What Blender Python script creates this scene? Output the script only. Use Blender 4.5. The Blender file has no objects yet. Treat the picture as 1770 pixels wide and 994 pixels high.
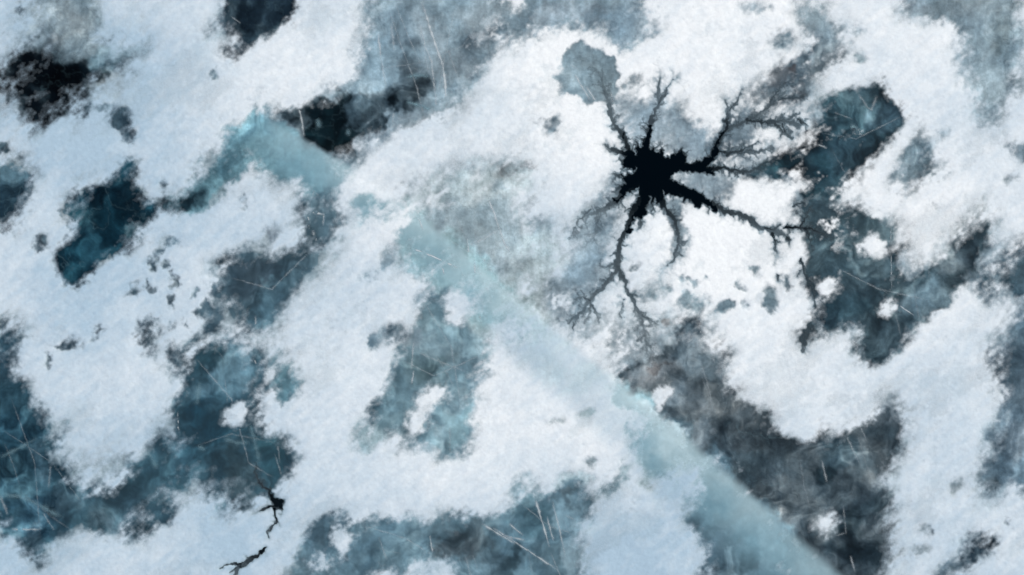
import bpy, math, random, heapq
import numpy as np

# ------------------------------------------------------------------ camera, world, sun
S = 0.02                                   # metres per photo pixel
PW, PH = 1770.0, 994.0
sc = bpy.context.scene
COL = sc.collection
LENS, SENS = 50.0, 36.0
CAM_Z = PW * S * LENS / SENS
cam_d = bpy.data.cameras.new("camera"); cam = bpy.data.objects.new("camera", cam_d); COL.objects.link(cam)
cam_d.lens = LENS; cam_d.sensor_width = SENS; cam_d.clip_end = 5000
cam.location = (0, 0, CAM_Z); cam.rotation_euler = (0, 0, 0)
sc.camera = cam
SUN_EL, SUN_AZ = 48.0, 55.0                # azimuth clockwise from +Y
w = bpy.data.worlds.new("World"); sc.world = w; w.use_nodes = True
nt = w.node_tree; bg = nt.nodes["Background"]
sky = nt.nodes.new("ShaderNodeTexSky"); sky.sky_type = 'NISHITA'; sky.sun_disc = False; sky.dust_density = 3.0
sky.sun_elevation = math.radians(SUN_EL); sky.sun_rotation = math.radians(SUN_AZ)
nt.links.new(sky.outputs[0], bg.inputs[0]); bg.inputs[1].default_value = 0.07
sun_d = bpy.data.lights.new("sun", 'SUN'); sun = bpy.data.objects.new("sun", sun_d); COL.objects.link(sun)
sun_d.energy = 1.5; sun_d.angle = math.radians(14); sun_d.color = (1.0, 0.87, 0.70)
sun.rotation_euler = (math.radians(90 - SUN_EL), 0, -math.radians(SUN_AZ) + math.pi)
vs = sc.view_settings; vs.view_transform = 'Standard'; vs.look = 'None'; vs.gamma = 1; vs.use_curve_mapping = False
vs.exposure = 0.85

# ------------------------------------------------------------------ raster helpers (numpy)
CELL = 1.6
NX, NY = int(PW / CELL) + 2, int(PH / CELL) + 2
rng = np.random.default_rng(7)
random.seed(11)
gx = np.arange(NX) * CELL
gy = np.arange(NY) * CELL
GX, GY = np.meshgrid(gx, gy)

def lattice(shape, sx, sy, seed):
    """smooth value noise in -1..1, feature size sx, sy in grid cells"""
    r = np.random.default_rng(seed)
    h, wd = shape
    lx, ly = int(wd / sx) + 4, int(h / sy) + 4
    L = r.uniform(-1, 1, (ly, lx))
    ox, oy = r.uniform(0, 1, 2)
    x = np.arange(wd) / sx + ox; y = np.arange(h) / sy + oy
    xi = x.astype(int); yi = y.astype(int); fx = x - xi; fy = y - yi
    fx = fx * fx * fx * (fx * (fx * 6 - 15) + 10); fy = fy * fy * fy * (fy * (fy * 6 - 15) + 10)
    a = L[yi][:, xi]; b = L[yi][:, xi + 1]; c = L[yi + 1][:, xi]; d = L[yi + 1][:, xi + 1]
    fx = fx[None, :]; fy = fy[:, None]
    return (a * (1 - fx) + b * fx) * (1 - fy) + (c * (1 - fx) + d * fx) * fy

def fbm(shape, size, octs, seed, gain=0.5, ax=1.0, ay=1.0):
    """size = largest feature in grid cells"""
    out = np.zeros(shape); amp = 1.0; tot = 0
    for o in range(octs):
        s = max(size / 2 ** o, 1.0)
        out += amp * lattice(shape, max(s * ax, 1.0), max(s * ay, 1.0), seed * 31 + o)
        tot += amp * amp; amp *= gain
    return out / (math.sqrt(tot) * 0.42)          # about unit deviation

def rot_fbm(shape, size, octs, seed, ang, ratio, gain=0.5):
    """fbm stretched along the direction ang (degrees, image axes)"""
    h, wd = shape
    n = int(math.hypot(h, wd)) + 4
    F = fbm((n, n), size, octs, seed, gain, ratio, 1.0)
    c, s = math.cos(math.radians(ang)), math.sin(math.radians(ang))
    X, Y = np.meshgrid(np.arange(wd) - wd / 2, np.arange(h) - h / 2)
    return bil(F, (X * c + Y * s) + n / 2, (-X * s + Y * c) + n / 2)

def bil(F, X, Y):
    h, wd = F.shape
    X = np.clip(X, 0, wd - 1.001); Y = np.clip(Y, 0, h - 1.001)
    xi = X.astype(int); yi = Y.astype(int); fx = X - xi; fy = Y - yi
    return (F[yi, xi] * (1 - fx) + F[yi, xi + 1] * fx) * (1 - fy) + (F[yi + 1, xi] * (1 - fx) + F[yi + 1, xi + 1] * fx) * fy

def box1(A, r, ax):
    if r < 1: return A
    A = np.moveaxis(A, ax, 0)
    P = np.concatenate([np.repeat(A[:1], r + 1, 0), A, np.repeat(A[-1:], r, 0)], 0)
    c = np.cumsum(P, 0)
    out = (c[2 * r + 1:] - c[:-2 * r - 1]) / (2 * r + 1)
    return np.moveaxis(out, 0, ax)

def blur(A, sig):
    """gaussian-like blur, sig in cells"""
    r = int(round(sig))
    for _ in range(3):
        A = box1(box1(A, r, 0), r, 1)
    return A

def inside(pts, X, Y):
    m = np.zeros(X.shape, bool); n = len(pts)
    for i in range(n):
        x0, y0 = pts[i]; x1, y1 = pts[(i + 1) % n]
        if y0 == y1: continue
        c = ((y0 > Y) != (y1 > Y)) & (X < (x1 - x0) * (Y - y0) / (y1 - y0) + x0)
        m ^= c
    return m

def poly_mask(pts, soft):
    """soft in photo pixels; returns the mask and the slices it covers"""
    pts = list(pts)
    # a point on the frame's edge runs on past it
    q = []
    for x, y in pts:
        if x <= 0: x = -60
        if x >= 1769: x = 1830
        if y <= 0: y = -60
        if y >= 993: y = 1054
        q.append((x, y))
    pad = soft * 3 + 4
    P = 70
    x0 = max(-P, min(p[0] for p in q) - pad); x1 = min(PW + P, max(p[0] for p in q) + pad)
    y0 = max(-P, min(p[1] for p in q) - pad); y1 = min(PH + P, max(p[1] for p in q) + pad)
    i0, i1 = int(math.floor(x0 / CELL)), int(math.ceil(x1 / CELL))
    j0, j1 = int(math.floor(y0 / CELL)), int(math.ceil(y1 / CELL))
    X, Y = np.meshgrid(np.arange(i0, i1 + 1) * CELL, np.arange(j0, j1 + 1) * CELL)
    m = blur(inside(q, X, Y).astype(float), soft / CELL * 0.6)
    a0, a1 = max(i0, 0), min(i1 + 1, NX); b0, b1 = max(j0, 0), min(j1 + 1, NY)
    return m[b0 - j0:b1 - j0, a0 - i0:a1 - i0], (slice(b0, b1), slice(a0, a1))

def ell(x, y, rx, ry, ang=0, n=18):
    c, s = math.cos(math.radians(ang)), math.sin(math.radians(ang))
    return [(x + rx * math.cos(t) * c - ry * math.sin(t) * s, y + rx * math.cos(t) * s + ry * math.sin(t) * c)
            for t in [2 * math.pi * i / n for i in range(n)]]

def stroke(F, path, cell=CELL, ox=0.0, oy=0.0, edge=1.2, ids=None, idv=0):
    """draw a tapering polyline into F by maximum; path = (x, y, half width, darkness)"""
    h, wd = F.shape
    for (xa, ya, ra, va), (xb, yb, rb, vb) in zip(path[:-1], path[1:]):
        R = max(ra, rb) + edge * 2
        i0 = max(int((min(xa, xb) - R - ox) / cell), 0); i1 = min(int((max(xa, xb) + R - ox) / cell) + 2, wd)
        j0 = max(int((min(ya, yb) - R - oy) / cell), 0); j1 = min(int((max(ya, yb) + R - oy) / cell) + 2, h)
        if i1 <= i0 or j1 <= j0: continue
        X, Y = np.meshgrid(np.arange(i0, i1) * cell + ox, np.arange(j0, j1) * cell + oy)
        dx, dy = xb - xa, yb - ya
        t = np.clip(((X - xa) * dx + (Y - ya) * dy) / max(dx * dx + dy * dy, 1e-6), 0, 1)
        d = np.hypot(X - xa - t * dx, Y - ya - t * dy)
        r = ra + (rb - ra) * t
        v = (va + (vb - va) * t) * np.clip((r - d) / edge * 0.5 + 0.5, 0, 1)
        sub = F[j0:j1, i0:i1]
        if ids is not None:
            si = ids[j0:j1, i0:i1]; si[v > sub] = idv
        np.maximum(sub, v, out=sub)

def sstep(a, b, x):
    t = np.clip((x - a) / (b - a), 0, 1)
    return t * t * (3 - 2 * t)

def lin(c):
    c = np.asarray(c, float) / 255.0
    return np.where(c <= 0.04045, c / 12.92, ((c + 0.055) / 1.055) ** 2.4)

# ------------------------------------------------------------------ where the snow has gone: openings traced off the photograph
# (points, edge softness px, how bare 0..1, colour of the ice seen there)
OPEN = []
def cluster(x, y, rx, ry, ang, soft, k, col):
    """a ragged clump of small bare spots"""
    r = random.Random(int(x * 7 + y * 13)); c, s_ = math.cos(math.radians(ang)), math.sin(math.radians(ang))
    op(ell(x, y, rx * .62, ry * .62, ang), soft, k, col)
    for _ in range(7):
        a = r.random() * 6.283; d = r.uniform(.35, 1.05); e, f = math.cos(a) * rx * d, math.sin(a) * ry * d; q = r.uniform(.25, .5)
        op(ell(x + e * c - f * s_, y + e * s_ + f * c, max(rx * q, 2.5), max(ry * q, 2.5), ang + r.uniform(-40, 40)), soft * .8, k * r.uniform(.5, .95), col)
def op(pts, soft=7, k=1.0, col=(95, 122, 137), csoft=None):
    OPEN.append((pts, soft, k, col, csoft))

# top left: grey, then near black
op([(65, 0), (63, 40), (64, 66), (50, 93), (36, 106), (16, 116), (0, 112), (0, 150), (24, 143), (27, 187), (43, 206), (42, 229), (62, 229),
    (70, 216), (93, 199), (133, 173), (160, 158), (190, 143), (200, 120), (213, 103), (246, 76), (266, 61), (256, 53), (232, 60), (212, 71),
    (173, 71), (160, 50), (155, 27), (152, 0)], 9, 1, (100, 122, 134))
op([(0, 233), (16, 246), (13, 264), (0, 270)], 8, .9, (60, 85, 100))
op([(28, 275), (45, 280), (60, 300), (58, 330), (45, 345), (47, 365), (52, 380), (40, 392), (0, 403), (0, 310), (10, 290)], 9, .95, (52, 80, 96))
# dark teal, left
op([(153, 319), (186, 309), (212, 292), (226, 282), (246, 289), (242, 312), (239, 333), (252, 343), (276, 347), (279, 353), (252, 373),
    (242, 396), (229, 413), (199, 440), (173, 459), (159, 479), (143, 494), (123, 499), (110, 493), (103, 469), (93, 453), (91, 433),
    (110, 420), (130, 413), (126, 390), (130, 373), (121, 357), (123, 343), (143, 333)], 5, 1, (22, 54, 70))
op([(270, 340), (300, 338), (300, 360), (290, 372), (280, 356)], 5, .8, (50, 65, 75))
op([(319, 330), (335, 312), (352, 289), (369, 269), (382, 252), (389, 236), (412, 206), (428, 193), (450, 189), (526, 236), (566, 266),
    (586, 276), (596, 282), (586, 309), (579, 330), (560, 336), (535, 322), (515, 318), (492, 322), (488, 310), (470, 300), (448, 300),
    (444, 270), (436, 260), (418, 262), (414, 285), (408, 299), (392, 322), (382, 345), (362, 363), (339, 376), (319, 376), (296, 367),
    (292, 353), (312, 337)], 5, 1, (105, 148, 164))
op([(523, 360), (536, 330), (579, 325), (579, 363), (586, 396), (583, 416), (566, 433), (546, 456), (520, 489), (493, 519), (477, 536),
    (467, 549), (460, 576), (450, 586), (438, 588), (435, 566), (422, 559), (408, 543), (392, 533), (375, 516), (365, 493), (372, 473),
    (395, 453), (405, 436), (425, 430), (450, 433), (483, 440), (506, 423), (530, 406), (530, 376)], 6, 1, (60, 86, 101))
# left edge and lower left
op([(0, 552), (20, 556), (43, 569), (30, 596), (17, 622), (27, 642), (20, 660), (30, 667), (44, 677), (67, 687), (77, 720), (94, 734),
    (104, 744), (97, 767), (91, 791), (104, 818), (131, 841), (144, 855), (168, 845), (191, 835), (205, 808), (222, 788), (242, 774),
    (255, 757), (272, 761), (292, 767), (311, 757), (309, 725), (292, 707), (314, 697), (317, 680), (312, 660), (316, 622), (319, 596),
    (335, 582), (372, 577), (412, 582), (428, 586), (440, 606), (452, 630), (462, 645), (456, 668), (440, 690), (440, 704), (455, 710),
    (457, 744), (474, 757), (490, 747), (504, 767), (517, 788), (504, 815), (490, 825), (484, 841), (474, 858), (463, 862), (452, 858),
    (445, 868), (420, 868), (410, 878), (386, 885), (380, 866), (356, 865), (353, 841), (329, 815), (306, 818), (306, 848), (302, 872), (289, 888),
    (265, 905), (235, 909), (215, 902), (198, 919), (168, 932), (151, 912), (131, 909), (118, 925), (97, 935), (77, 952), (54, 976),
    (47, 956), (24, 929), (7, 902), (0, 885)], 8, 1, (50, 84, 101))
op([(466, 640), (460, 629), (483, 622), (510, 629), (511, 660), (508, 690), (495, 698), (480, 690), (472, 665)], 6, .95, (100, 142, 158))
# loose spots in the left snow
for (x, y, rx, ry, a, k) in [(266, 455, 7, 14, 15, .95), (286, 455, 7, 9, 0, .9), (297, 485, 9, 13, 15, .9), (256, 496, 9, 8, 0, .9),
                             (335, 503, 6, 8, 20, .85), (351, 536, 10, 13, 0, 1), (289, 412, 14, 12, 20, .62), (276, 428, 6, 14, 25, .55),
                             (292, 516, 6, 16, 0, .6), (70, 416, 13, 16, 0, .62), (80, 626, 5, 11, 0, .62), (110, 373, 8, 8, 0, .6),
                             (203, 206, 12, 10, 0, .8), (190, 196, 38, 16, 10, .5), (140, 190, 26, 10, -15, .48), (222, 225, 12, 26, 0, .5),
                             (130, 595, 34, 6, -15, .42), (170, 575, 16, 5, -30, .45), (365, 560, 12, 20, 20, .5), (372, 510, 9, 14, -20, .7),
                             (285, 310, 7, 14, 0, .5), (375, 133, 8, 10, 40, .75), (420, 350, 7, 12, 20, .4), (40, 20, 9, 8, 0, .45),
                             (318, 560, 12, 8, 0, .4), (293, 575, 8, 20, 10, .4), (300, 612, 14, 20, 10, .42), (230, 500, 18, 8, -20, .35)]:
    cluster(x, y, rx * 1.1, ry * 1.1, a, 9, k * .92, (66, 92, 108))
op([(256, 539), (266, 543), (267, 569), (276, 576), (262, 586), (266, 596), (256, 616), (246, 612), (249, 589), (236, 586), (236, 572),
    (246, 562)], 5, 1, (48, 78, 94))
# top, second column
op([(392, 0), (382, 27), (359, 50), (357, 61), (375, 60), (399, 43), (413, 53), (412, 73), (392, 90), (387, 110), (399, 113), (415, 96),
    (428, 80), (448, 70), (483, 50), (510, 20), (523, 0)], 6, 1, (55, 78, 92))
# top centre, grey with scratches
op([(653, 0), (644, 20), (643, 46), (633, 73), (616, 100), (621, 130), (599, 136), (576, 156), (550, 176), (513, 183), (460, 189),
    (526, 236), (566, 266), (589, 279), (606, 272), (633, 249), (656, 229), (686, 216), (706, 219), (736, 203), (759, 216), (772, 189),
    (802, 169), (815, 143), (825, 116), (842, 90), (849, 73), (872, 66), (900, 63), (918, 56), (905, 90), (925, 60), (960, 46), (990, 50),
    (1023, 37), (1039, 56), (1056, 66), (1079, 86), (1093, 73), (1119, 53), (1139, 33), (1136, 13), (1093, 20), (1099, 0)], 5, .97, (126, 152, 166))
# round the star: wet grey slush
SL = (126, 150, 163)
op([(980, 96), (990, 80), (1010, 68), (1018, 80), (1036, 83), (1040, 96), (1058, 96), (1063, 110), (1069, 123), (1063, 146), (1076, 146),
    (1079, 156), (1066, 163), (1069, 185), (1050, 178), (1033, 180), (1013, 186), (1003, 160), (976, 160), (963, 176), (976, 145),
    (947, 140), (976, 128)], 3, .93, (128, 152, 164))
op([(917, 213), (937, 203), (970, 199), (966, 216), (955, 236)], 4, .62, (110, 132, 145))
op([(1060, 186), (1080, 169), (1106, 159), (1129, 166), (1136, 186), (1155, 156), (1172, 166), (1168, 182), (1142, 193), (1159, 206),
    (1185, 203), (1199, 213), (1215, 219), (1222, 232), (1232, 243), (1225, 262), (1212, 276), (1185, 280), (1150, 262), (1110, 258),
    (1090, 240), (1072, 210)], 6, .86, (136, 158, 171))
op(ell(1095, 140, 16, 10), 6, .55, SL)
op([(1076, 300), (1105, 292), (1105, 320), (1080, 345), (1060, 370), (1076, 390), (1059, 380), (1043, 390), (1039, 410), (1046, 426),
    (1039, 446), (1063, 453), (1063, 463), (1046, 486), (1013, 519), (976, 549), (963, 543), (946, 526), (950, 503), (983, 473), (993, 450),
    (1013, 423), (990, 400), (1000, 385), (1013, 373), (1039, 363), (1050, 340), (1062, 318)], 5, .88, (128, 152, 166))
op([(1050, 575), (1085, 530), (1110, 540), (1140, 550), (1165, 546), (1172, 582), (1132, 612), (1110, 645), (1060, 650), (1045, 615)], 9, .62, (138, 160, 172))
op([(990, 555), (1040, 520), (1050, 545), (1030, 585), (1000, 600)], 9, .45, (150, 172, 184))
op([(1160, 300), (1180, 297), (1220, 300), (1255, 300), (1265, 320), (1258, 335), (1240, 352), (1215, 345), (1180, 335)], 5, .85, (128, 150, 163))
op([(1225, 282), (1238, 245), (1245, 205), (1252, 185), (1285, 170), (1310, 150), (1330, 136), (1335, 165), (1320, 195), (1345, 205), (1360, 218),
    (1320, 226), (1335, 250), (1300, 275), (1260, 290)], 8, .72, (118, 140, 153))
op([(1145, 335), (1170, 345), (1183, 360), (1175, 385), (1190, 398), (1184, 412), (1178, 420), (1185, 438), (1168, 440), (1170, 400), (1155, 370)], 3, .85, (130, 152, 164))
for (x, y, rx, ry, k) in [(1185, 503, 10, 14, .72), (1200, 488, 12, 7, .6), (1176, 482, 5, 6, .7), (1220, 482, 5, 4, .7), (1246, 527, 20, 12, .72),
                          (1310, 470, 8, 10, .55), (1285, 492, 10, 9, .55), (1292, 523, 9, 10, .58), (1150, 500, 8, 12, .6),
                          (1333, 520, 13, 17, .8), (1360, 490, 7, 8, .55), (1100, 470, 14, 10, .45), (1210, 520, 30, 25, .38), (1120, 505, 20, 20, .32)]:
    cluster(x, y, rx, ry, 0, 4, k, (112, 136, 148))
op([(1330, 136), (1340, 123), (1363, 113), (1386, 103), (1403, 80), (1393, 60), (1386, 30), (1420, 7), (1426, 30), (1440, 40), (1466, 56),
    (1463, 76), (1453, 96), (1430, 113), (1406, 126), (1400, 140), (1386, 153), (1403, 166), (1400, 176), (1383, 181), (1370, 173),
    (1347, 181), (1320, 192), (1310, 175)], 5, .97, (92, 112, 124))
op(ell(1350, 73, 24, 16), 8, .5, (110, 135, 148)); op(ell(1489, 103, 10, 8), 6, .55, (120, 145, 158))
op(ell(1400, 20, 30, 20, -40), 12, .45, (130, 155, 168)); op(ell(1480, 55, 24, 8, -20), 7, .5, (130, 155, 168)); op(ell(1305, 15, 30, 10), 9, .42, (140, 162, 175))
# dark teal, right of the star
op([(1459, 156), (1479, 153), (1489, 159), (1506, 146), (1523, 136), (1536, 143), (1533, 166), (1552, 176), (1569, 193), (1569, 209),
    (1552, 229), (1533, 242), (1519, 259), (1506, 279), (1483, 299), (1463, 319), (1450, 335), (1440, 350), (1420, 360), (1400, 355),
    (1384, 330), (1386, 325), (1410, 309), (1423, 299), (1413, 292), (1376, 306), (1348, 312), (1320, 306), (1290, 300), (1296, 292), (1320, 279), (1347, 266),
    (1383, 256), (1400, 246), (1416, 226), (1423, 199), (1433, 176)], 5.5, 1, (44, 72, 85))
op([(1400, 350), (1384, 375), (1386, 396), (1400, 413), (1403, 440), (1383, 450), (1396, 489), (1412, 505), (1409, 530), (1393, 562), (1384, 590), (1386, 612),
    (1413, 582), (1446, 576), (1466, 562), (1496, 576), (1489, 589), (1466, 612), (1493, 626), (1513, 629), (1539, 612), (1552, 596), (1572, 569),
    (1606, 549), (1622, 536), (1642, 516), (1659, 489), (1669, 473), (1682, 476), (1702, 456), (1709, 430), (1702, 403), (1715, 380),
    (1723, 353), (1709, 353), (1689, 367), (1689, 386), (1665, 403), (1652, 426), (1626, 443), (1622, 463), (1602, 463), (1576, 473),
    (1556, 459), (1533, 443), (1536, 430), (1566, 426), (1552, 410), (1559, 390), (1536, 390), (1533, 373), (1506, 373), (1483, 367),
    (1489, 350), (1483, 340), (1466, 353), (1450, 375), (1440, 345)], 5, 1, (62, 86, 98))
op([(1769, 400), (1752, 430), (1719, 463), (1682, 489), (1692, 509), (1719, 506), (1748, 493), (1758, 516), (1769, 523)], 7, .97, (72, 100, 116))
op([(1769, 530), (1745, 549), (1732, 582), (1712, 622), (1712, 645), (1725, 660), (1737, 667), (1747, 694), (1723, 751), (1720, 781),
    (1700, 798), (1686, 818), (1686, 858), (1700, 862), (1723, 852), (1747, 831), (1757, 845), (1769, 862)], 6, 1, (92, 117, 133))
op([(1545, 0), (1566, 20), (1576, 30), (1606, 23), (1632, 33), (1655, 56), (1675, 86), (1679, 110), (1672, 126), (1695, 136), (1669, 146),
    (1642, 153), (1645, 166), (1670, 158), (1699, 159), (1699, 186), (1685, 203), (1705, 223), (1725, 226), (1738, 199), (1748, 179), (1730, 165), (1758, 153),
    (1752, 110), (1765, 76), (1755, 33), (1764, 0)], 7, .93, (126, 150, 162))
op([(1609, 233), (1612, 252), (1616, 286), (1606, 309), (1586, 319), (1559, 330), (1539, 335), (1542, 312), (1562, 289), (1562, 269), (1586, 252),
    (1599, 236)], 7, .95, (96, 120, 133))
op([(1742, 246), (1769, 242), (1769, 279), (1752, 276)], 9, .8, (120, 142, 155)); op(ell(1632, 225, 14, 7, -20), 6, .55, (120, 142, 155))
op(ell(1625, 305, 12, 20, 30), 8, .4, (130, 150, 160)); op(ell(1750, 310, 14, 10), 10, .5, (130, 150, 160)); op(ell(1620, 355, 10, 8), 8, .4, (130, 150, 160))
# lower right, slate
op([(1079, 649), (1106, 622), (1132, 612), (1169, 582), (1179, 569), (1195, 545), (1212, 550), (1219, 576), (1225, 599), (1255, 589),
    (1259, 612), (1255, 636), (1257, 660), (1260, 687), (1287, 702), (1313, 697), (1330, 727), (1340, 724), (1354, 751), (1370, 757), (1414, 764),
    (1427, 747), (1451, 747), (1478, 727), (1508, 727), (1518, 708), (1552, 720), (1569, 747), (1555, 774), (1542, 801), (1528, 828), (1525, 852),
    (1545, 862), (1555, 882), (1538, 909), (1525, 942), (1548, 946), (1575, 949), (1555, 965), (1535, 989), (1528, 994), (1454, 994),
    (1320, 872), (1139, 714), (1090, 672)], 6, 1, (74, 91, 101))
op([(1510, 725), (1520, 690), (1535, 660), (1560, 700), (1560, 730)], 10, .62, (110, 130, 142))
op([(1710, 909), (1716, 949), (1690, 966), (1669, 986), (1650, 990), (1656, 970), (1669, 932), (1700, 922)], 7, 1, (70, 92, 106))
op(ell(1640, 985, 26, 12, -25), 9, .6, (100, 125, 140))
op(ell(1743, 899, 9, 9), 6, .75, (90, 112, 125)); op(ell(1602, 914, 8, 8), 6, .65, (90, 112, 125)); op(ell(1590, 948, 20, 8, -10), 7, .6, (90, 112, 125)); op(ell(1650, 840, 10, 14, 20), 7, .45, (120, 140, 150))
# along the pale band
op([(1058, 690), (1070, 672), (1085, 664), (1110, 680), (1128, 694), (1134, 706), (1108, 712), (1078, 700)], 4, .95, (150, 188, 200))
op([(1135, 712), (1125, 734), (1108, 757), (1095, 784), (1098, 794), (1122, 808), (1135, 831), (1156, 828), (1166, 815), (1172, 804), (1179, 791), (1192, 781),
    (1211, 794), (1216, 818), (1211, 848), (1213, 868), (1196, 875), (1181, 888), (1196, 909), (1219, 925), (1229, 952), (1219, 976),
    (1216, 994), (1454, 994), (1320, 872)], 5, 1, (98, 130, 146))
op(ell(1088, 736, 10, 7, -35), 4, .7, (110, 150, 165)); op(ell(1078, 808, 9, 16, 20), 4, .7, (110, 140, 152)); op(ell(1050, 842, 26, 9, -22), 5, .75, (112, 145, 158))
op(ell(1085, 830, 12, 10, -30), 4, .6, (112, 145, 158)); op(ell(1113, 830, 6, 8), 4, .6, (112, 145, 158))
op(ell(1012, 712, 18, 4, -15), 5, .5, (120, 140, 150)); op(ell(960, 727, 18, 5, -20), 7, .42, (120, 140, 150)); op(ell(1018, 797, 14, 8, 0), 8, .42, (120, 140, 150))
op(ell(985, 830, 42, 9, -8), 10, .45, (160, 185, 195)); op(ell(905, 840, 32, 14, -15), 10, .45, (140, 172, 186))
# bottom centre
op([(490, 994), (490, 986), (514, 972), (524, 952), (534, 932), (544, 912), (564, 895), (578, 892), (584, 899), (628, 902), (642, 892),
    (668, 899), (689, 902), (732, 902), (742, 915), (756, 909), (769, 892), (793, 888), (840, 892), (860, 892), (880, 880), (900, 865),
    (920, 855), (951, 852), (971, 836), (1004, 835), (1009, 858), (1024, 868), (1024, 895), (1008, 915), (998, 936), (1008, 952), (1008, 994)],
   5, 1, (96, 128, 144))
# centre
op([(742, 499), (735, 520), (732, 543), (726, 559), (712, 572), (700, 590), (696, 606), (686, 622), (669, 642), (659, 660), (652, 667), (647, 690),
    (648, 741), (658, 751), (672, 764), (689, 767), (695, 757), (719, 764), (742, 761), (756, 774), (786, 794), (796, 791), (810, 774),
    (806, 744), (816, 727), (816, 697), (826, 680), (815, 655), (838, 635), (848, 602), (855, 576), (832, 562), (815, 543), (799, 562),
    (782, 566), (769, 546), (772, 526), (772, 496), (759, 493)], 5, .98, (98, 130, 145))
op(ell(639, 473, 18, 10, -25), 6, .62, (125, 150, 165)); op(ell(669, 446, 10, 12), 6, .52, (125, 150, 165)); op(ell(646, 592, 9, 13), 4, .85, (90, 115, 130))
op(ell(672, 580, 26, 12, -20), 6, .6, (100, 125, 140)); op(ell(715, 590, 10, 20, 20), 6, .5, (120, 145, 160))
op(ell(632, 760, 20, 30, 20), 9, .42, (140, 170, 182)); op(ell(470, 400, 14, 12, -30), 6, .5, (110, 130, 145)); op(ell(623, 350, 24, 10), 7, .6, (150, 182, 192))
op(ell(627, 386, 10, 7, 0), 5, .6, (130, 165, 178)); op(ell(645, 365, 26, 14, 0), 7, .5, (150, 182, 192))
op([(699, 425), (690, 395), (706, 360), (720, 345), (762, 310), (800, 300), (850, 285), (885, 275), (912, 300), (905, 330), (893, 355), (905, 380), (930, 400),
    (965, 408), (985, 420), (975, 440), (960, 475), (930, 505), (945, 545), (930, 585), (880, 560), (855, 580), (832, 562), (815, 540), (770, 490), (745, 460)],
   9, .72, (158, 180, 188))
op([(740, 390), (720, 350), (780, 365), (860, 345), (890, 350), (900, 385), (880, 430), (900, 480), (850, 472), (800, 435)], 8, .6, (142, 166, 177))
op([(700, 425), (740, 450), (735, 480), (715, 455)], 6, .5, (130, 165, 180))
op(ell(880, 285, 14, 9, -50), 4, .62, (110, 125, 132)); op(ell(905, 298, 12, 7), 4, .55, (115, 130, 138))

op([(690, 395), (700, 425), (745, 475), (790, 510), (850, 565), (940, 600), (900, 540), (848, 476), (780, 418), (712, 360)], 8, .5, (150, 188, 198))

# snow lying back on the bare ice: (points, softness, cover)
ISLE = [
    ([(880, 0), (907, 0), (905, 18), (895, 27), (882, 20)], 4, .95),
    ([(100, 42), (118, 32), (130, 42), (124, 60), (104, 58)], 9, .5),
    ([(0, 150), (22, 145), (27, 187), (43, 206), (41, 228), (20, 237), (0, 232)], 7, .92),
    ([(383, 717), (403, 697), (420, 694), (423, 717), (410, 741), (393, 731)], 4, 1),
    ([(440, 690), (460, 664), (472, 668), (484, 690), (497, 725), (480, 752), (470, 756), (458, 742), (456, 710)], 6, .8),
    ([(275, 738), (292, 730), (308, 735), (308, 758), (290, 765), (276, 758)], 6, .8),
    ([(445, 862), (455, 853), (466, 862), (470, 874), (458, 878), (447, 876)], 2, .95),
    ([(378, 840), (386, 842), (384, 862), (374, 858)], 4, .8),
    ([(738, 682), (756, 667), (776, 663), (773, 687), (746, 714), (739, 734), (726, 747), (705, 754), (705, 720), (716, 707)], 5, .88),
    ([(772, 529), (789, 503), (815, 503), (799, 536), (782, 566), (766, 559)], 6, .85),
    ([(729, 350), (746, 330), (775, 337), (759, 353), (739, 362)], 5, .95),
    ([(1486, 440), (1499, 403), (1516, 396), (1529, 423), (1523, 443), (1503, 450)], 4, 1),
    ([(1513, 536), (1549, 513), (1552, 526), (1536, 551), (1519, 546)], 4, 1),
    ([(1412, 500), (1416, 479), (1453, 469), (1450, 480), (1443, 509), (1428, 516)], 4, 1),
    ([(1401, 922), (1421, 888), (1438, 878), (1451, 892), (1438, 922), (1424, 919)], 5, 1),
    ([(1132, 700), (1126, 688), (1140, 672), (1165, 667), (1172, 672), (1152, 700), (1146, 712), (1136, 716)], 3, .95),
    ([(571, 922), (584, 909), (611, 929), (605, 952), (588, 966), (578, 952)], 5, 1),
    ([(517, 975), (545, 952), (574, 962), (570, 980), (530, 985)], 6, .5),
    ([(632, 989), (648, 976), (668, 979), (695, 983), (700, 994), (630, 994)], 6, .75),
    ([(700, 985), (742, 962), (756, 969), (776, 967), (796, 986), (800, 994), (700, 994)], 5, .85),
    ([(1085, 800), (1100, 795), (1120, 805), (1120, 818), (1095, 825), (1085, 815)], 4, .9),
    ([(1345, 975), (1370, 978), (1385, 992), (1360, 994)], 6, .6),
    ([(1745, 832), (1755, 828), (1758, 840), (1748, 848)], 3, .7),
]
# speckle of snow grains: (x, y, r, amount)
SPECK = [(720, 560, 28, .35), (745, 730, 22, .3), (810, 700, 18, .3), (1225, 730, 26, .3), (1370, 835, 36, .32), (1440, 920, 20, .3),
         (1500, 720, 26, .4), (1450, 600, 30, .35), (1440, 575, 24, .35), (1430, 375, 30, .45), (1410, 440, 26, .4), (540, 970, 40, .3),
         (660, 975, 70, .25), (650, 905, 60, .25), (790, 905, 40, .25), (620, 140, 26, .35), (780, 200, 40, .3), (810, 100, 40, .2),
         (880, 30, 80, .3), (960, 520, 50, .35), (960, 630, 60, .3), (1080, 600, 50, .3), (470, 690, 40, .35), (1450, 240, 60, .34), (1480, 175, 40, .34), (1390, 285, 50, .34), (1440, 325, 40, .45), (1420, 400, 50, .42), (1480, 420, 40, .36), (1400, 110, 50, .3), (1300, 240, 50, .4), (1560, 500, 60, .24), (200, 840, 60, .2), (360, 700, 60, .2), (1300, 780, 70, .22), (455, 640, 24, .3)]

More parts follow.
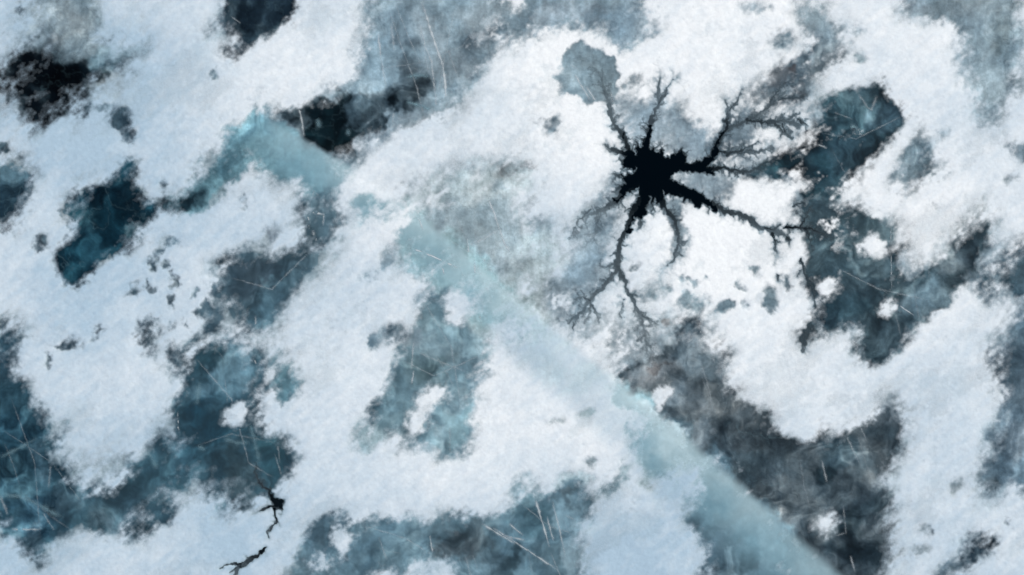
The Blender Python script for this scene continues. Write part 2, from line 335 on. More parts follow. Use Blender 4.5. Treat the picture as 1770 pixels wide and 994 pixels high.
# ------------------------------------------------------------------ the pale refrozen band: centre line measured along its sharp edge
EDGE = [(330, 130), (440, 188), (586, 276), (712, 360), (822, 453), (848, 476), (985, 588), (1139, 714), (1327, 878), (1454, 994), (1600, 1130)]
WIDE = [74, 80, 76, 74, 80, 82, 92, 100, 120, 128, 138]

def band_coords(X, Y):
    """distance across from the sharp edge towards lower left, as share of the width; and distance along"""
    best = np.full(X.shape, 1e9); u = np.zeros(X.shape); v = np.zeros(X.shape); acc = 0.0
    for i in range(len(EDGE) - 1):
        (xa, ya), (xb, yb) = EDGE[i], EDGE[i + 1]
        dx, dy = xb - xa, yb - ya; L = math.hypot(dx, dy)
        t = np.clip(((X - xa) * dx + (Y - ya) * dy) / (L * L), 0, 1)
        px, py = X - xa - t * dx, Y - ya - t * dy
        d = np.hypot(px, py); side = (-(dy) * px + dx * py) / L        # positive to the lower left
        sel = d < best
        best = np.where(sel, d, best)
        u = np.where(sel, np.sign(side) * d / (WIDE[i] + (WIDE[i + 1] - WIDE[i]) * t), u)
        v = np.where(sel, acc + t * L, v)
        acc += L
    return u, v

def ridge_z(u, v):
    """a low smooth swelling along the band, metres"""
    return np.clip(1 - ((u - .45) / .62) ** 2, 0, 1) ** 2 * .035 * sstep(150, 320, v)

# ------------------------------------------------------------------ melt channels: photo px path (x, y, full width), darkness from a to b
POOL_C = (1127, 290)
CH = {}
def ch(name, pts, a=1.0, b=.6):
    n = len(pts); CH[name] = [(x, y, wd * .5, a + (b - a) * (i / max(n - 1, 1)) ** 1.4) for i, (x, y, wd) in enumerate(pts)]
CORE = [(1072.5,264.8),(1063.1,260.1),(1078.8,271.1),(1074.1,277.4),(1081.9,288.3),(1103.8,292.4),(1100.7,295.5),(1088.1,302.4),(1058.4,300.8),(1075.6,307.1),(1078.8,314.9),(1069.4,322.7),(1074.1,327.4),(1063.1,333.7),(1072.5,335.3),(1069.4,341.5),(1056.8,344.6),(1063.1,350.0),(1050.6,358.1),(1064.7,354.0),(1078.8,341.5),(1091.3,327.4),(1106.9,321.2),(1110.7,325.9),(1103.8,336.8),(1106.9,343.1),(1099.1,355.6),(1101.3,361.9),(1091.3,368.1),(1085.0,374.4),(1091.3,380.6),(1083.4,383.8),(1085.0,391.6),(1081.3,400.0),(1088.1,405.1),(1091.9,401.6),(1097.5,376.6),(1103.2,377.5),(1105.4,396.9),(1108.8,370.3),(1116.3,373.4),(1119.4,357.8),(1122.6,339.0),(1132.0,339.0),(1133.5,354.7),(1141.4,351.5),(1147.0,329.6),(1153.9,339.0),(1164.8,333.7),(1175.8,337.4),(1182.0,351.5),(1191.4,345.3),(1197.7,357.8),(1207.1,363.4),(1213.3,351.5),(1229.0,360.9),(1239.9,371.2),(1241.5,360.9),(1229.0,346.2),(1216.5,335.9),(1213.3,329.6),(1202.4,329.0),(1191.4,324.9),(1175.8,317.1),(1157.0,307.1),(1172.7,294.6),(1191.4,298.3),(1210.2,296.8),(1232.1,301.5),(1247.8,293.0),(1222.7,291.4),(1229.0,283.6),(1239.9,277.4),(1235.2,271.1),(1244.6,266.4),(1243.1,255.4),(1254.0,227.3),(1247.8,222.6),(1235.2,246.1),(1229.0,264.8),(1216.5,271.1),(1207.1,282.0),(1182.0,285.2),(1185.2,275.8),(1182.0,264.8),(1177.3,258.6),(1174.2,268.0),(1168.0,264.2),(1164.8,272.7),(1150.7,271.1),(1147.6,264.8),(1142.0,257.9),(1135.7,264.8),(1128.8,255.4),(1122.6,262.3),(1124.1,239.8),(1129.5,214.8),(1122.6,208.5),(1116.3,233.5),(1110.1,252.3),(1103.8,257.0),(1098.5,248.6),(1097.5,268.0),(1091.9,268.6),(1085.0,252.3),(1078.8,233.5),(1069.4,227.3),(1075.6,239.8),(1083.4,261.7)]
STAR = [
    ([(1105, 275, 26), (1089, 262, 13), (1081, 240, 9), (1070, 225, 8), (1059, 207, 6), (1053, 192, 7), (1051, 177, 6), (1047, 160, 5), (1041, 140, 4), (1034, 122, 3), (1016, 118, 2)], 1, .38),
    ([(1100, 270, 16), (1070, 262, 9), (1055, 257, 5), (1045, 247, 3)], 1, .75),
    ([(1118, 272, 26), (1116, 250, 13), (1120, 232, 9), (1126, 210, 8), (1132, 195, 5), (1137, 180, 7), (1137, 160, 6), (1139, 140, 4), (1142, 127, 2)], 1, .6),
    ([(1138, 178, 6), (1150, 158, 5), (1160, 142, 3), (1170, 134, 3), (1176, 136, 3)], .75, .6),
    ([(1150, 285, 34), (1190, 288, 18), (1215, 282, 15), (1232, 268, 13), (1242, 245, 11), (1250, 230, 10), (1262, 220, 8), (1290, 208, 6), (1310, 198, 5), (1328, 185, 4), (1340, 172, 3), (1358, 158, 2)], 1, .62),
    ([(1254, 226, 8), (1258, 203, 6), (1257, 190, 5), (1253, 168, 2)], .9, .6),
    ([(1260, 192, 4), (1276, 174, 4), (1284, 150, 2)], .75, .6),
    ([(1290, 208, 6), (1320, 212, 5), (1350, 210, 5), (1375, 213, 6), (1392, 216, 4)], .85, .72),
    ([(1340, 213, 4), (1355, 230, 5), (1368, 238, 4)], .8, .7),
    ([(1236, 262, 7), (1260, 265, 5), (1290, 262, 4), (1320, 262, 3), (1338, 252, 3)], .9, .66),
    ([(1180, 292, 16), (1230, 292, 8), (1255, 290, 6), (1280, 297, 6), (1292, 298, 6), (1310, 290, 5), (1325, 282, 4), (1346, 270, 3)], 1, .75),
    ([(1150, 315, 40), (1170, 335, 26), (1205, 342, 18), (1225, 350, 12), (1250, 364, 11), (1275, 370, 9), (1295, 378, 8), (1310, 390, 8), (1325, 396, 7), (1340, 400, 8), (1363, 411, 5)], 1, .8),
    ([(1325, 394, 5), (1336, 396, 4), (1349, 390, 5)], .9, .8),
    ([(1335, 402, 5), (1340, 425, 4), (1342, 445, 2)], .9, .7),
    ([(1355, 394, 5), (1385, 392, 6), (1400, 397, 8), (1422, 404, 6), (1440, 410, 3)], .95, .7),
    ([(1384, 391, 4), (1396, 373, 4), (1402, 355, 3)], .9, .7),
    ([(1115, 310, 40), (1108, 340, 25), (1095, 365, 17), (1085, 390, 11), (1075, 415, 9), (1068, 440, 9), (1067, 460, 9), (1055, 480, 8), (1040, 500, 7), (1020, 520, 8), (1005, 540, 6), (990, 552, 5), (972, 565, 3)], 1, .62),
    ([(1068, 462, 8), (1080, 485, 7), (1088, 510, 6), (1100, 530, 6), (1107, 550, 6), (1115, 575, 5), (1118, 600, 4), (1121, 622, 2)], .75, .45),
    ([(1104, 540, 4), (1120, 552, 3), (1133, 561, 3)], .6, .5),
    ([(1105, 310, 34), (1080, 330, 17), (1062, 350, 10), (1045, 362, 7), (1030, 368, 5), (1008, 374, 3)], 1, .55),
    ([(1135, 318, 40), (1141, 345, 20), (1150, 360, 9), (1165, 380, 7), (1172, 400, 6), (1172, 420, 7), (1167, 438, 5), (1163, 452, 4), (1150, 462, 3), (1142, 480, 3), (1148, 500, 3)], 1, .55),
    ([(1128, 330, 16), (1126, 355, 5), (1127, 372, 2)], 1, .8),
    ([(1112, 330, 16), (1107, 370, 6), (1105, 395, 2)], 1, .8),
    ([(1105, 300, 20), (1080, 305, 9), (1060, 302, 4)], 1, .85),
    ([(1095, 315, 22), (1075, 322, 8), (1060, 334, 2)], 1, .8),
    ([(1160, 275, 26), (1177, 264, 14), (1184, 268, 8)], 1, 1),
    ([(1110, 270, 16), (1101, 248, 5), (1099, 240, 2)], 1, .9),
    ([(1128, 275, 20), (1128, 258, 8), (1127, 252, 3)], 1, .9),
    ([(1140, 278, 20), (1143, 262, 8), (1146, 256, 3)], 1, .9),
    ([(1095, 290, 26), (1078, 280, 9), (1070, 272, 3)], 1, .9),
    ([(1385, 448, 4), (1388, 466, 4), (1398, 486, 4), (1410, 506, 4), (1407, 530, 3)], .85, .75),
    ([(1400, 556, 4), (1392, 580, 8), (1387, 605, 9)], .55, .8),
    ([(1332, 178, 4), (1348, 152, 3), (1366, 139, 2)], .7, .6),                                    # 33 on: finer forks
    ([(1301, 209, 4), (1332, 213, 4), (1360, 208, 4), (1384, 195, 3)], .85, .8),
    ([(1380, 206, 3), (1396, 216, 4)], .85, .85),
    ([(1352, 216, 4), (1360, 230, 5), (1368, 242, 3)], .8, .8),
    ([(1258, 268, 5), (1292, 256, 4), (1322, 243, 2)], .85, .65),
    ([(1290, 264, 3), (1320, 262, 3), (1338, 253, 3)], .7, .7),
    ([(1346, 172, 3), (1376, 168, 4), (1396, 166, 5)], .6, .6),
    ([(1019, 521, 5), (1008, 513, 3), (990, 519, 2)], .75, .6),
    ([(1022, 526, 5), (1032, 543, 3), (1037, 563, 2)], .7, .55),
    ([(1021, 528, 4), (1019, 543, 3), (1009, 560, 2)], .7, .5),
    ([(991, 559, 4), (991, 580, 3), (980, 596, 2)], .6, .4),
    ([(1080, 516, 3), (1074, 530, 3), (1071, 552, 2)], .6, .6),
    ([(1110, 543, 5), (1122, 552, 3), (1137, 562, 2)], .7, .7),
    ([(1064, 456, 4), (1050, 461, 3), (1034, 458, 2)], .7, .5),
    ([(1116, 590, 4), (1128, 606, 3), (1130, 630, 2)], .5, .4),
    ([(1114, 580, 4), (1100, 590, 3), (1092, 606, 2)], .5, .4),
    ([(1019, 364, 4), (997, 383, 3), (982, 415, 2)], .6, .6),
    ([(1035, 372, 4), (1033, 396, 3), (1021, 418, 2)], .5, .4),
    ([(1389, 393, 5), (1417, 402, 4), (1436, 412, 2)], .9, .8),
    ([(1391, 395, 4), (1401, 417, 3), (1404, 434, 2)], .85, .7),
    ([(1370, 359, 3), (1386, 348, 3)], .85, .8),
    ([(1360, 409, 5), (1366, 416, 4)], .85, .85),
    ([(1342, 474, 3), (1346, 486, 3)], .8, .8),
    ([(1172, 414, 5), (1186, 420, 6), (1190, 412, 4)], .55, .55),
    ([(1170, 436, 4), (1182, 444, 5)], .55, .55),
]
SEP = {30: 'channel beside the teal ice', 31: 'leaf'}
SMALL = [
    ([(478, 866, 14.2), (482, 872, 16.1), (480, 878, 11.4)], .95, .95),
    ([(476, 866, 10.4), (466, 850, 5.6), (456, 842, 4.8), (446, 828, 4.0), (440, 818, 3.2), (444, 806, 2.4)], .95, .85),
    ([(474, 874, 6.4), (460, 878, 4.0), (445, 885, 2.4), (438, 890, 1.6)], .95, .85),
    ([(474, 880, 7.2), (476, 892, 4.8), (478, 902, 4.8), (470, 913, 3.2), (462, 919, 4.0), (466, 931, 4.0)], .97, .92),
    ([(480, 870, 10.4), (492, 866, 4.0)], .95, .9), ([(480, 872, 10.4), (491, 882, 4.0)], .95, .9),
]
LOW = [
    ([(457, 947, 7), (450, 957, 6), (433, 966, 7), (424, 973, 9), (413, 979, 7), (406, 998, 5)], .95, .9),
    ([(415, 976, 6), (406, 973, 5), (392, 975, 4), (378, 985, 4)], .9, .85),
    ([(415, 978, 4), (404, 984, 6), (396, 992, 4)], .8, .7),
]

def twigs(path, rnd, rate, reach, out, lvl=0, lo=.5):
    """feathered side twigs along a channel"""
    for (xa, ya, ra, va), (xb, yb, rb, vb) in zip(path[:-1], path[1:]):
        L = math.hypot(xb - xa, yb - ya); n = rnd.random() * 0.5 + L * rate
        for _ in range(int(n + rnd.random())):
            t = rnd.random(); x, y = xa + (xb - xa) * t, ya + (yb - ya) * t
            r = ra + (rb - ra) * t; v = va + (vb - va) * t
            a = math.atan2(yb - ya, xb - xa) + rnd.choice((-1, 1)) * rnd.uniform(.5, 1.25)
            ln = r + rnd.expovariate(1.0) * reach * .6 + reach * .25
            ln = min(ln, r + reach * 2.2)
            wd = min(max(r * .45, .7), 1.9) * (0.8 if lvl else 1)
            p = [(x, y, wd, v)]
            k = 3
            for i in range(k):
                a += rnd.uniform(-.45, .45)
                x += math.cos(a) * ln / k; y += math.sin(a) * ln / k
                f = (i + 1) / k
                p.append((x, y, wd * (1 - f) * .85 + .4, v * (1 - f * (1 - lo / max(v, .3)) * .6)))
            out.append(p)
            if lvl < 1 and ln > 5:
                twigs(p, rnd, rate * 1.8, reach * .4, out, lvl + 1, lo)

# ------------------------------------------------------------------ fields on the frame
SH = (NY, NX)
C = np.ones(SH); C2 = np.ones(SH)              # snow cover with crisp and with drifted margins
ICE = np.empty(SH + (3,)); ICE[:] = lin((138, 160, 172))
for pts, soft, k, col, cs in OPEN:
    xs, ys = [p_[0] for p_ in pts], [p_[1] for p_ in pts]
    lim = .42 * min(max(xs) - min(xs), max(ys) - min(ys))
    m, sl = poly_mask(pts, min(soft * 1.3 if soft < 4.5 else soft * 2.6, lim)); C[sl] *= 1 - m * k
    m, sl = poly_mask(pts, min(soft * 2.2 if soft < 4.5 else soft * 6.2, lim)); C2[sl] *= 1 - m * k
    m, sl = poly_mask(pts, cs or min(soft * 2.2 + 4, max(lim * 1.1, 4)))
    m = np.clip(m * 2.0 - .08, 0, 1)[..., None]
    ICE[sl] = ICE[sl] * (1 - m) + lin(col) * m
for pts, soft, k in ISLE:
    m, sl = poly_mask(pts, soft * 2.0); C[sl] = np.maximum(C[sl], np.clip(m * 1.15, 0, 1) * k)
    m, sl = poly_mask(pts, soft * 3.2); C2[sl] = np.maximum(C2[sl], np.clip(m * 1.3, 0, 1) * k)

bu_, bv_ = band_coords(GX, GY)                       # along the band the ice is milky and the snow thinner
m = (sstep(-.02, .07, bu_) * (1 - sstep(.9, 1.5, bu_)) * sstep(640, 780, bv_) * (1 - sstep(1060, 1160, bv_)))[..., None]
ICE = ICE * (1 - m) + lin((178, 203, 212)) * m
# darker, clearer and milkier ice inside the openings: (points, softness, colour, strength)
TONE = []
def tn(pts, soft, col, k=1.0): TONE.append((pts, soft, col, k))
tn(ell(85, 150, 88, 62, -10), 20, (28, 44, 54), .95); tn(ell(590, 215, 80, 40, -25), 18, (50, 70, 82), .85); tn(ell(700, 155, 60, 26, -25), 14, (72, 92, 104), .8)
tn(ell(150, 138, 44, 24), 14, (16, 36, 46), .9)
tn([(470, 188), (550, 172), (640, 160), (700, 150), (700, 185), (640, 225), (600, 265), (580, 272), (520, 232)], 14, (42, 60, 71), .9)
tn([(7, 115), (36, 106), (66, 88), (96, 100), (133, 96), (160, 113), (183, 126), (186, 140), (160, 158), (110, 186), (86, 199), (66, 226),
    (46, 219), (33, 186), (25, 150), (0, 150), (0, 120)], 12, (6, 17, 25), 1)
tn(ell(105, 135, 40, 28, 10), 12, (1, 5, 10), 1); tn(ell(190, 105, 26, 24), 16, (75, 108, 124), .8); tn(ell(62, 155, 9, 16), 8, (50, 68, 78), .6)
tn(ell(105, 30, 34, 30), 16, (130, 150, 160), .6); tn(ell(80, 65, 18, 16), 10, (70, 85, 95), .8); tn(ell(210, 85, 36, 12, -25), 10, (130, 160, 175), .7)
tn(ell(205, 365, 26, 60, 25), 16, (6, 32, 46), .9); tn(ell(225, 340, 18, 30, 10), 12, (8, 28, 40), .8); tn(ell(130, 455, 26, 24), 14, (22, 58, 74), .7)
tn(ell(225, 393, 12, 16, 30), 8, (66, 104, 120), .8); tn(ell(160, 380, 16, 24, 20), 12, (40, 76, 92), .6); tn(ell(195, 305, 20, 10, -30), 8, (45, 84, 100), .5)
tn(ell(318, 352, 24, 14, -25), 10, (22, 46, 58), .95); tn(ell(350, 340, 26, 16, -40), 12, (48, 78, 92), .9); tn(ell(375, 300, 26, 30, 20), 14, (92, 134, 150), .8)
tn([(530, 330), (575, 330), (580, 400), (560, 430), (540, 420), (535, 370)], 10, (84, 114, 130), .9)
tn(ell(430, 480, 45, 32, -10), 14, (42, 60, 74), .9); tn(ell(540, 430, 22, 16, -40), 10, (58, 84, 98), .8); tn(ell(460, 530, 18, 34, 25), 12, (92, 130, 148), .8)
tn(ell(395, 455, 16, 12), 8, (34, 52, 64), .7); tn(ell(490, 500, 30, 18, -40), 12, (92, 126, 142), .7)
tn(ell(12, 610, 22, 70), 16, (70, 100, 116), .7); tn(ell(30, 750, 32, 40), 16, (34, 66, 84), .9); tn(ell(70, 800, 14, 46, 10), 12, (82, 116, 134), .7)
tn(ell(60, 890, 48, 34), 16, (34, 62, 80), .9); tn(ell(95, 880, 20, 22), 12, (40, 62, 76), .6); tn(ell(120, 860, 30, 26), 14, (80, 110, 126), .5)
tn(ell(20, 830, 18, 20), 12, (40, 70, 86), .8); tn(ell(60, 935, 22, 20), 10, (88, 116, 132), .5)
tn(ell(360, 612, 42, 30), 14, (22, 52, 66), .95); tn(ell(335, 615, 16, 24), 9, (18, 48, 62), .6); tn(ell(400, 640, 34, 40, 30), 14, (100, 138, 156), .85)
tn(ell(345, 675, 26, 16), 12, (95, 132, 150), .6); tn(ell(360, 730, 48, 36, 10), 16, (18, 54, 72), 1); tn(ell(335, 770, 36, 26), 14, (34, 70, 88), .8)
tn(ell(430, 740, 22, 30, 10), 12, (24, 62, 80), .8); tn(ell(470, 785, 34, 40), 14, (46, 88, 104), .9); tn(ell(255, 830, 50, 44), 18, (48, 82, 98), .9)
tn(ell(270, 870, 36, 24), 14, (60, 92, 108), .6); tn(ell(195, 880, 44, 34, -20), 16, (58, 88, 104), .8); tn(ell(175, 900, 26, 20), 12, (60, 82, 96), .6)
tn(ell(415, 820, 26, 24), 14, (66, 88, 98), .7); tn(ell(420, 850, 34, 16), 10, (92, 118, 130), .8); tn(ell(395, 790, 14, 16), 8, (40, 60, 70), .6)
tn(ell(305, 790, 30, 20), 12, (55, 92, 110), .5)
tn(ell(470, 20, 50, 32, -20), 14, (20, 38, 52), .9); tn(ell(405, 30, 20, 20), 10, (80, 102, 114), .6); tn(ell(402, 98, 14, 18, 30), 8, (44, 66, 78), .7); tn(ell(470, 60, 30, 12, -30), 10, (60, 88, 102), .5)
tn([(523, 199), (550, 180), (606, 166), (600, 212), (612, 216), (626, 216), (616, 239), (586, 259), (556, 249), (526, 232)], 9, (8, 26, 34), 1)
tn(ell(585, 250, 24, 10, -20), 8, (10, 26, 32), .8); tn(ell(615, 185, 24, 18, -30), 10, (74, 98, 112), .7)
tn([(660, 166), (690, 150), (716, 138), (740, 131), (746, 142), (706, 173), (672, 186), (640, 212), (620, 216), (640, 195)], 7, (46, 62, 72), .9)
tn(ell(680, 171, 14, 12), 6, (8, 22, 30), .95); tn(ell(704, 70, 14, 14), 8, (88, 106, 118), .8); tn(ell(712, 115, 18, 14), 8, (92, 112, 124), .8)
tn(ell(620, 95, 18, 30, 20), 10, (106, 134, 150), .7); tn(ell(690, 40, 40, 40), 16, (118, 142, 156), .7); tn(ell(745, 60, 24, 60, -10), 12, (150, 172, 184), .7)
tn(ell(830, 60, 40, 26, -30), 14, (112, 132, 144), .8); tn(ell(840, 20, 60, 22, 0), 16, (150, 170, 180), .7); tn(ell(780, 120, 26, 40, 10), 12, (128, 150, 162), .7)
tn(ell(640, 240, 30, 20, -40), 9, (128, 150, 164), .8); tn(ell(690, 205, 30, 16, -20), 8, (140, 164, 178), .8); tn(ell(800, 110, 16, 26, 10), 10, (110, 130, 142), .6)
tn(ell(990, 22, 60, 18), 14, (130, 150, 162), .9); tn(ell(1085, 35, 50, 24), 14, (128, 154, 170), .9); tn(ell(940, 40, 40, 14, -15), 10, (150, 170, 182), .8)
tn(ell(1030, 120, 30, 40, -15), 12, (116, 140, 152), .6)
tn(ell(1345, 140, 26, 14, -20), 8, (88, 98, 106), .8); tn(ell(1366, 130, 10, 8), 6, (70, 68, 72), .7); tn(ell(1420, 60, 34, 24, 40), 12, (108, 132, 146), .8); tn(ell(1410, 100, 34, 14, -20), 10, (84, 106, 119), .7)
tn(ell(1385, 165, 16, 12), 6, (84, 98, 108), .8)
tn(ell(1350, 285, 40, 18, -5), 10, (32, 62, 74), .9); tn(ell(1430, 270, 34, 26, -30), 12, (34, 66, 80), .9); tn(ell(1470, 260, 40, 40, -30), 14, (52, 80, 94), .8)
tn(ell(1490, 170, 30, 22), 12, (70, 100, 114), .7); tn(ell(1535, 205, 34, 20, -30), 10, (70, 100, 116), .8); tn(ell(1455, 190, 24, 24), 12, (60, 92, 106), .6); tn(ell(1410, 335, 26, 18), 8, (28, 52, 62), .8)
tn(ell(1425, 410, 24, 24), 10, (40, 70, 84), .9); tn(ell(1405, 400, 18, 8), 6, (26, 44, 54), .8); tn(ell(1480, 385, 34, 20, 10), 10, (52, 76, 88), .9); tn(ell(1470, 360, 14, 18), 6, (62, 84, 96), .8)
tn(ell(1440, 440, 30, 30), 14, (66, 94, 108), .7); tn(ell(1460, 530, 40, 26, -10), 14, (58, 88, 102), .9); tn(ell(1520, 470, 40, 24), 12, (66, 90, 102), .8); tn(ell(1580, 490, 40, 16, 20), 12, (70, 94, 106), .7)
tn(ell(1600, 520, 50, 24, -30), 14, (108, 136, 150), .8); tn(ell(1545, 580, 30, 24, -40), 12, (88, 116, 130), .8); tn(ell(1660, 450, 40, 24, -40), 14, (98, 120, 132), .8); tn(ell(1700, 375, 18, 26, 15), 10, (92, 114, 126), .8)
tn(ell(1425, 560, 30, 16, -30), 8, (58, 86, 100), .8); tn(ell(1400, 590, 12, 24, 15), 6, (60, 78, 88), .8)
tn(ell(1740, 475, 40, 22, -30), 12, (62, 88, 102), .8); tn(ell(1755, 570, 24, 30), 12, (100, 128, 144), .7); tn(ell(1740, 630, 24, 40), 12, (86, 112, 127), .7); tn(ell(1760, 760, 20, 30), 12, (84, 104, 118), .8)
tn(ell(1710, 840, 24, 18), 10, (78, 98, 110), .9); tn(ell(1765, 820, 14, 30), 12, (110, 140, 158), .7)
tn(ell(1735, 60, 20, 44, 5), 16, (98, 120, 130), .85); tn(ell(1680, 30, 40, 20, 20), 16, (140, 162, 173), .7); tn(ell(1740, 130, 16, 20), 12, (110, 132, 144), .8); tn(ell(1590, 10, 30, 12), 10, (118, 138, 150), .8)
tn(ell(1600, 285, 16, 26), 10, (84, 106, 118), .7); tn(ell(1570, 318, 18, 12, -30), 8, (88, 108, 120), .7)
tn(ell(1150, 640, 50, 20, -20), 12, (118, 134, 144), .8); tn(ell(1140, 637, 12, 8), 6, (80, 88, 94), .8); tn(ell(1155, 560, 14, 10), 6, (96, 106, 112), .8); tn(ell(1200, 610, 40, 36), 14, (116, 138, 150), .8)
tn(ell(1240, 640, 18, 26), 10, (100, 122, 134), .8); tn(ell(1190, 690, 40, 20, 30), 12, (104, 124, 136), .7); tn(ell(1110, 645, 18, 12), 8, (120, 138, 148), .8)
tn(ell(1280, 740, 40, 26, 20), 14, (66, 82, 92), .9); tn(ell(1310, 760, 24, 20), 10, (50, 66, 76), .7); tn(ell(1290, 800, 40, 20, 40), 14, (70, 92, 104), .7); tn(ell(1210, 745, 26, 16, 40), 10, (98, 118, 130), .8)
tn(ell(1360, 800, 46, 24, 20), 14, (86, 106, 117), .7); tn(ell(1450, 780, 34, 34), 14, (52, 74, 86), .9); tn(ell(1436, 820, 18, 16), 10, (34, 54, 64), .9); tn(ell(1365, 860, 30, 18, 30), 12, (52, 68, 78), .9)
tn(ell(1470, 760, 16, 16), 9, (46, 66, 78), .7); tn(ell(1500, 800, 26, 26), 12, (80, 102, 114), .8); tn(ell(1475, 900, 34, 30), 14, (56, 76, 86), .9); tn(ell(1525, 875, 26, 16), 10, (62, 82, 92), .8)
tn(ell(1490, 960, 34, 26), 14, (46, 64, 74), .95); tn(ell(1440, 950, 16, 24), 10, (66, 88, 100), .7); tn(ell(1420, 850, 26, 26), 12, (84, 104, 115), .6); tn(ell(1525, 745, 30, 14), 10, (76, 98, 110), .7)
tn(ell(1692, 940, 18, 22), 10, (58, 78, 90), .8)
tn(ell(1205, 895, 16, 18, 30), 9, (78, 102, 117), .9); tn(ell(1250, 940, 40, 34), 16, (84, 112, 128), .8); tn(ell(1298, 958, 22, 26, 20), 12, (38, 56, 68), .95); tn(ell(1240, 980, 26, 16), 12, (52, 74, 88), .8)
tn(ell(1140, 800, 24, 20), 10, (108, 146, 162), .7); tn(ell(1350, 970, 40, 24, 30), 16, (92, 124, 140), .6)
tn(ell(560, 925, 20, 22, 20), 10, (84, 108, 122), .8); tn(ell(650, 930, 50, 20), 14, (96, 130, 148), .7); tn(ell(690, 955, 50, 16), 12, (88, 120, 136), .7); tn(ell(530, 970, 22, 12, -30), 8, (70, 94, 108), .8)
tn(ell(795, 945, 38, 20, -10), 12, (60, 74, 84), .95); tn(ell(830, 925, 26, 14, 30), 10, (80, 98, 108), .7); tn(ell(860, 970, 34, 24), 12, (70, 94, 108), .8); tn(ell(835, 985, 20, 16), 8, (105, 140, 158), .7)
tn(ell(920, 905, 34, 40, 20), 14, (84, 122, 138), .8); tn(ell(905, 880, 24, 14), 8, (68, 98, 112), .7); tn(ell(885, 965, 18, 26), 10, (36, 58, 70), .8); tn(ell(980, 900, 36, 40), 14, (130, 164, 180), .9)
tn(ell(972, 855, 16, 10), 7, (92, 112, 122), .9); tn(ell(990, 970, 30, 24), 12, (140, 172, 188), .8); tn(ell(940, 960, 22, 26), 10, (104, 138, 154), .6); tn(ell(800, 900, 26, 10, -10), 8, (108, 148, 166), .7)
tn(ell(720, 640, 44, 22, -30), 12, (66, 92, 104), .85); tn(ell(735, 655, 24, 16, -20), 9, (48, 72, 82), .8); tn(ell(690, 675, 34, 20, -20), 12, (86, 116, 130), .8); tn(ell(700, 720, 40, 30), 14, (100, 132, 146), .8)
tn(ell(656, 710, 12, 36), 8, (76, 106, 120), .8); tn(ell(668, 752, 14, 12), 8, (88, 112, 124), .8); tn(ell(790, 730, 26, 40, 15), 12, (126, 164, 178), .9); tn(ell(760, 740, 20, 20), 10, (98, 126, 140), .7)
tn(ell(790, 680, 16, 30, 20), 10, (104, 130, 142), .8); tn(ell(755, 520, 16, 26), 9, (108, 144, 160), .8); tn(ell(790, 610, 40, 28), 14, (96, 124, 138), .8); tn(ell(835, 590, 22, 22), 12, (134, 168, 182), .7); tn(ell(740, 600, 30, 20), 12, (104, 132, 146), .7)
tn(ell(765, 630, 14, 10), 8, (60, 86, 96), .7)
tn(ell(790, 370, 30, 14), 9, (132, 156, 168), .8); tn(ell(845, 420, 20, 26), 10, (144, 164, 172), .8); tn(ell(870, 315, 16, 14), 6, (126, 152, 165), .8)
for pts, soft, col, k in TONE:
    m, sl = poly_mask(pts, soft * .65); m = (m * k)[..., None]
    ICE[sl] = ICE[sl] * (1 - m) + lin(col) * m

# domain warp for ragged, natural outlines
w1 = fbm(SH, 26, 4, 3, .5); w2 = fbm(SH, 26, 4, 4, .5)
f1 = fbm(SH, 5, 2, 5, .6); f2 = fbm(SH, 5, 2, 6, .6)
IX, IY = np.meshgrid(np.arange(NX, dtype=float), np.arange(NY, dtype=float))
WX, WY = IX + w1 * 1.7 + f1 * .8, IY + w2 * 1.7 + f2 * .8
sf = sstep(-1.5, .6, fbm(SH, 70, 3, 91))
C = bil(C * (1 - sf) + C2 * sf, WX, WY)
for c in range(3):
    ICE[..., c] = bil(ICE[..., c], IX + w1 * 4.5 + f1 * 1.2, IY + w2 * 4.5 + f2 * 1.2)

# snow cover with grain along its thin margins
grain = fbm(SH, 7, 3, 21, .8)
grain2 = np.random.default_rng(5).normal(0, 1, SH); grain2 = blur(grain2, 1) * 2.5
diag = rot_fbm(SH, 6, 3, 33, -38, 2.6, .75)
edge = 4 * C * (1 - C)
brk = rot_fbm(SH, 20, 5, 35, -40, 1.9, .68)
COV = C + edge * (.05 * grain + .11 * grain2 + .08 * diag + .17 * brk)
for x, y, r, k in SPECK:
    m, sl = poly_mask(ell(x, y, r, r * .75, -35), r * .6)
    COV[sl] += m * k * np.clip(brk[sl] * .75 + grain[sl] * .3 + grain2[sl] * .3 - .25, 0, 1.6) * (1 - C[sl])
thin = rot_fbm(SH, 40, 5, 41, -35, 2.0, .62)
COV = np.clip((COV - .02) / .95, 0, 1); COV = (.5 * COV + .5 * sstep(0, 1, COV)) ** 2.35
COV *= 1 - .22 * sstep(.4, 2.0, thin + .35 * grain)

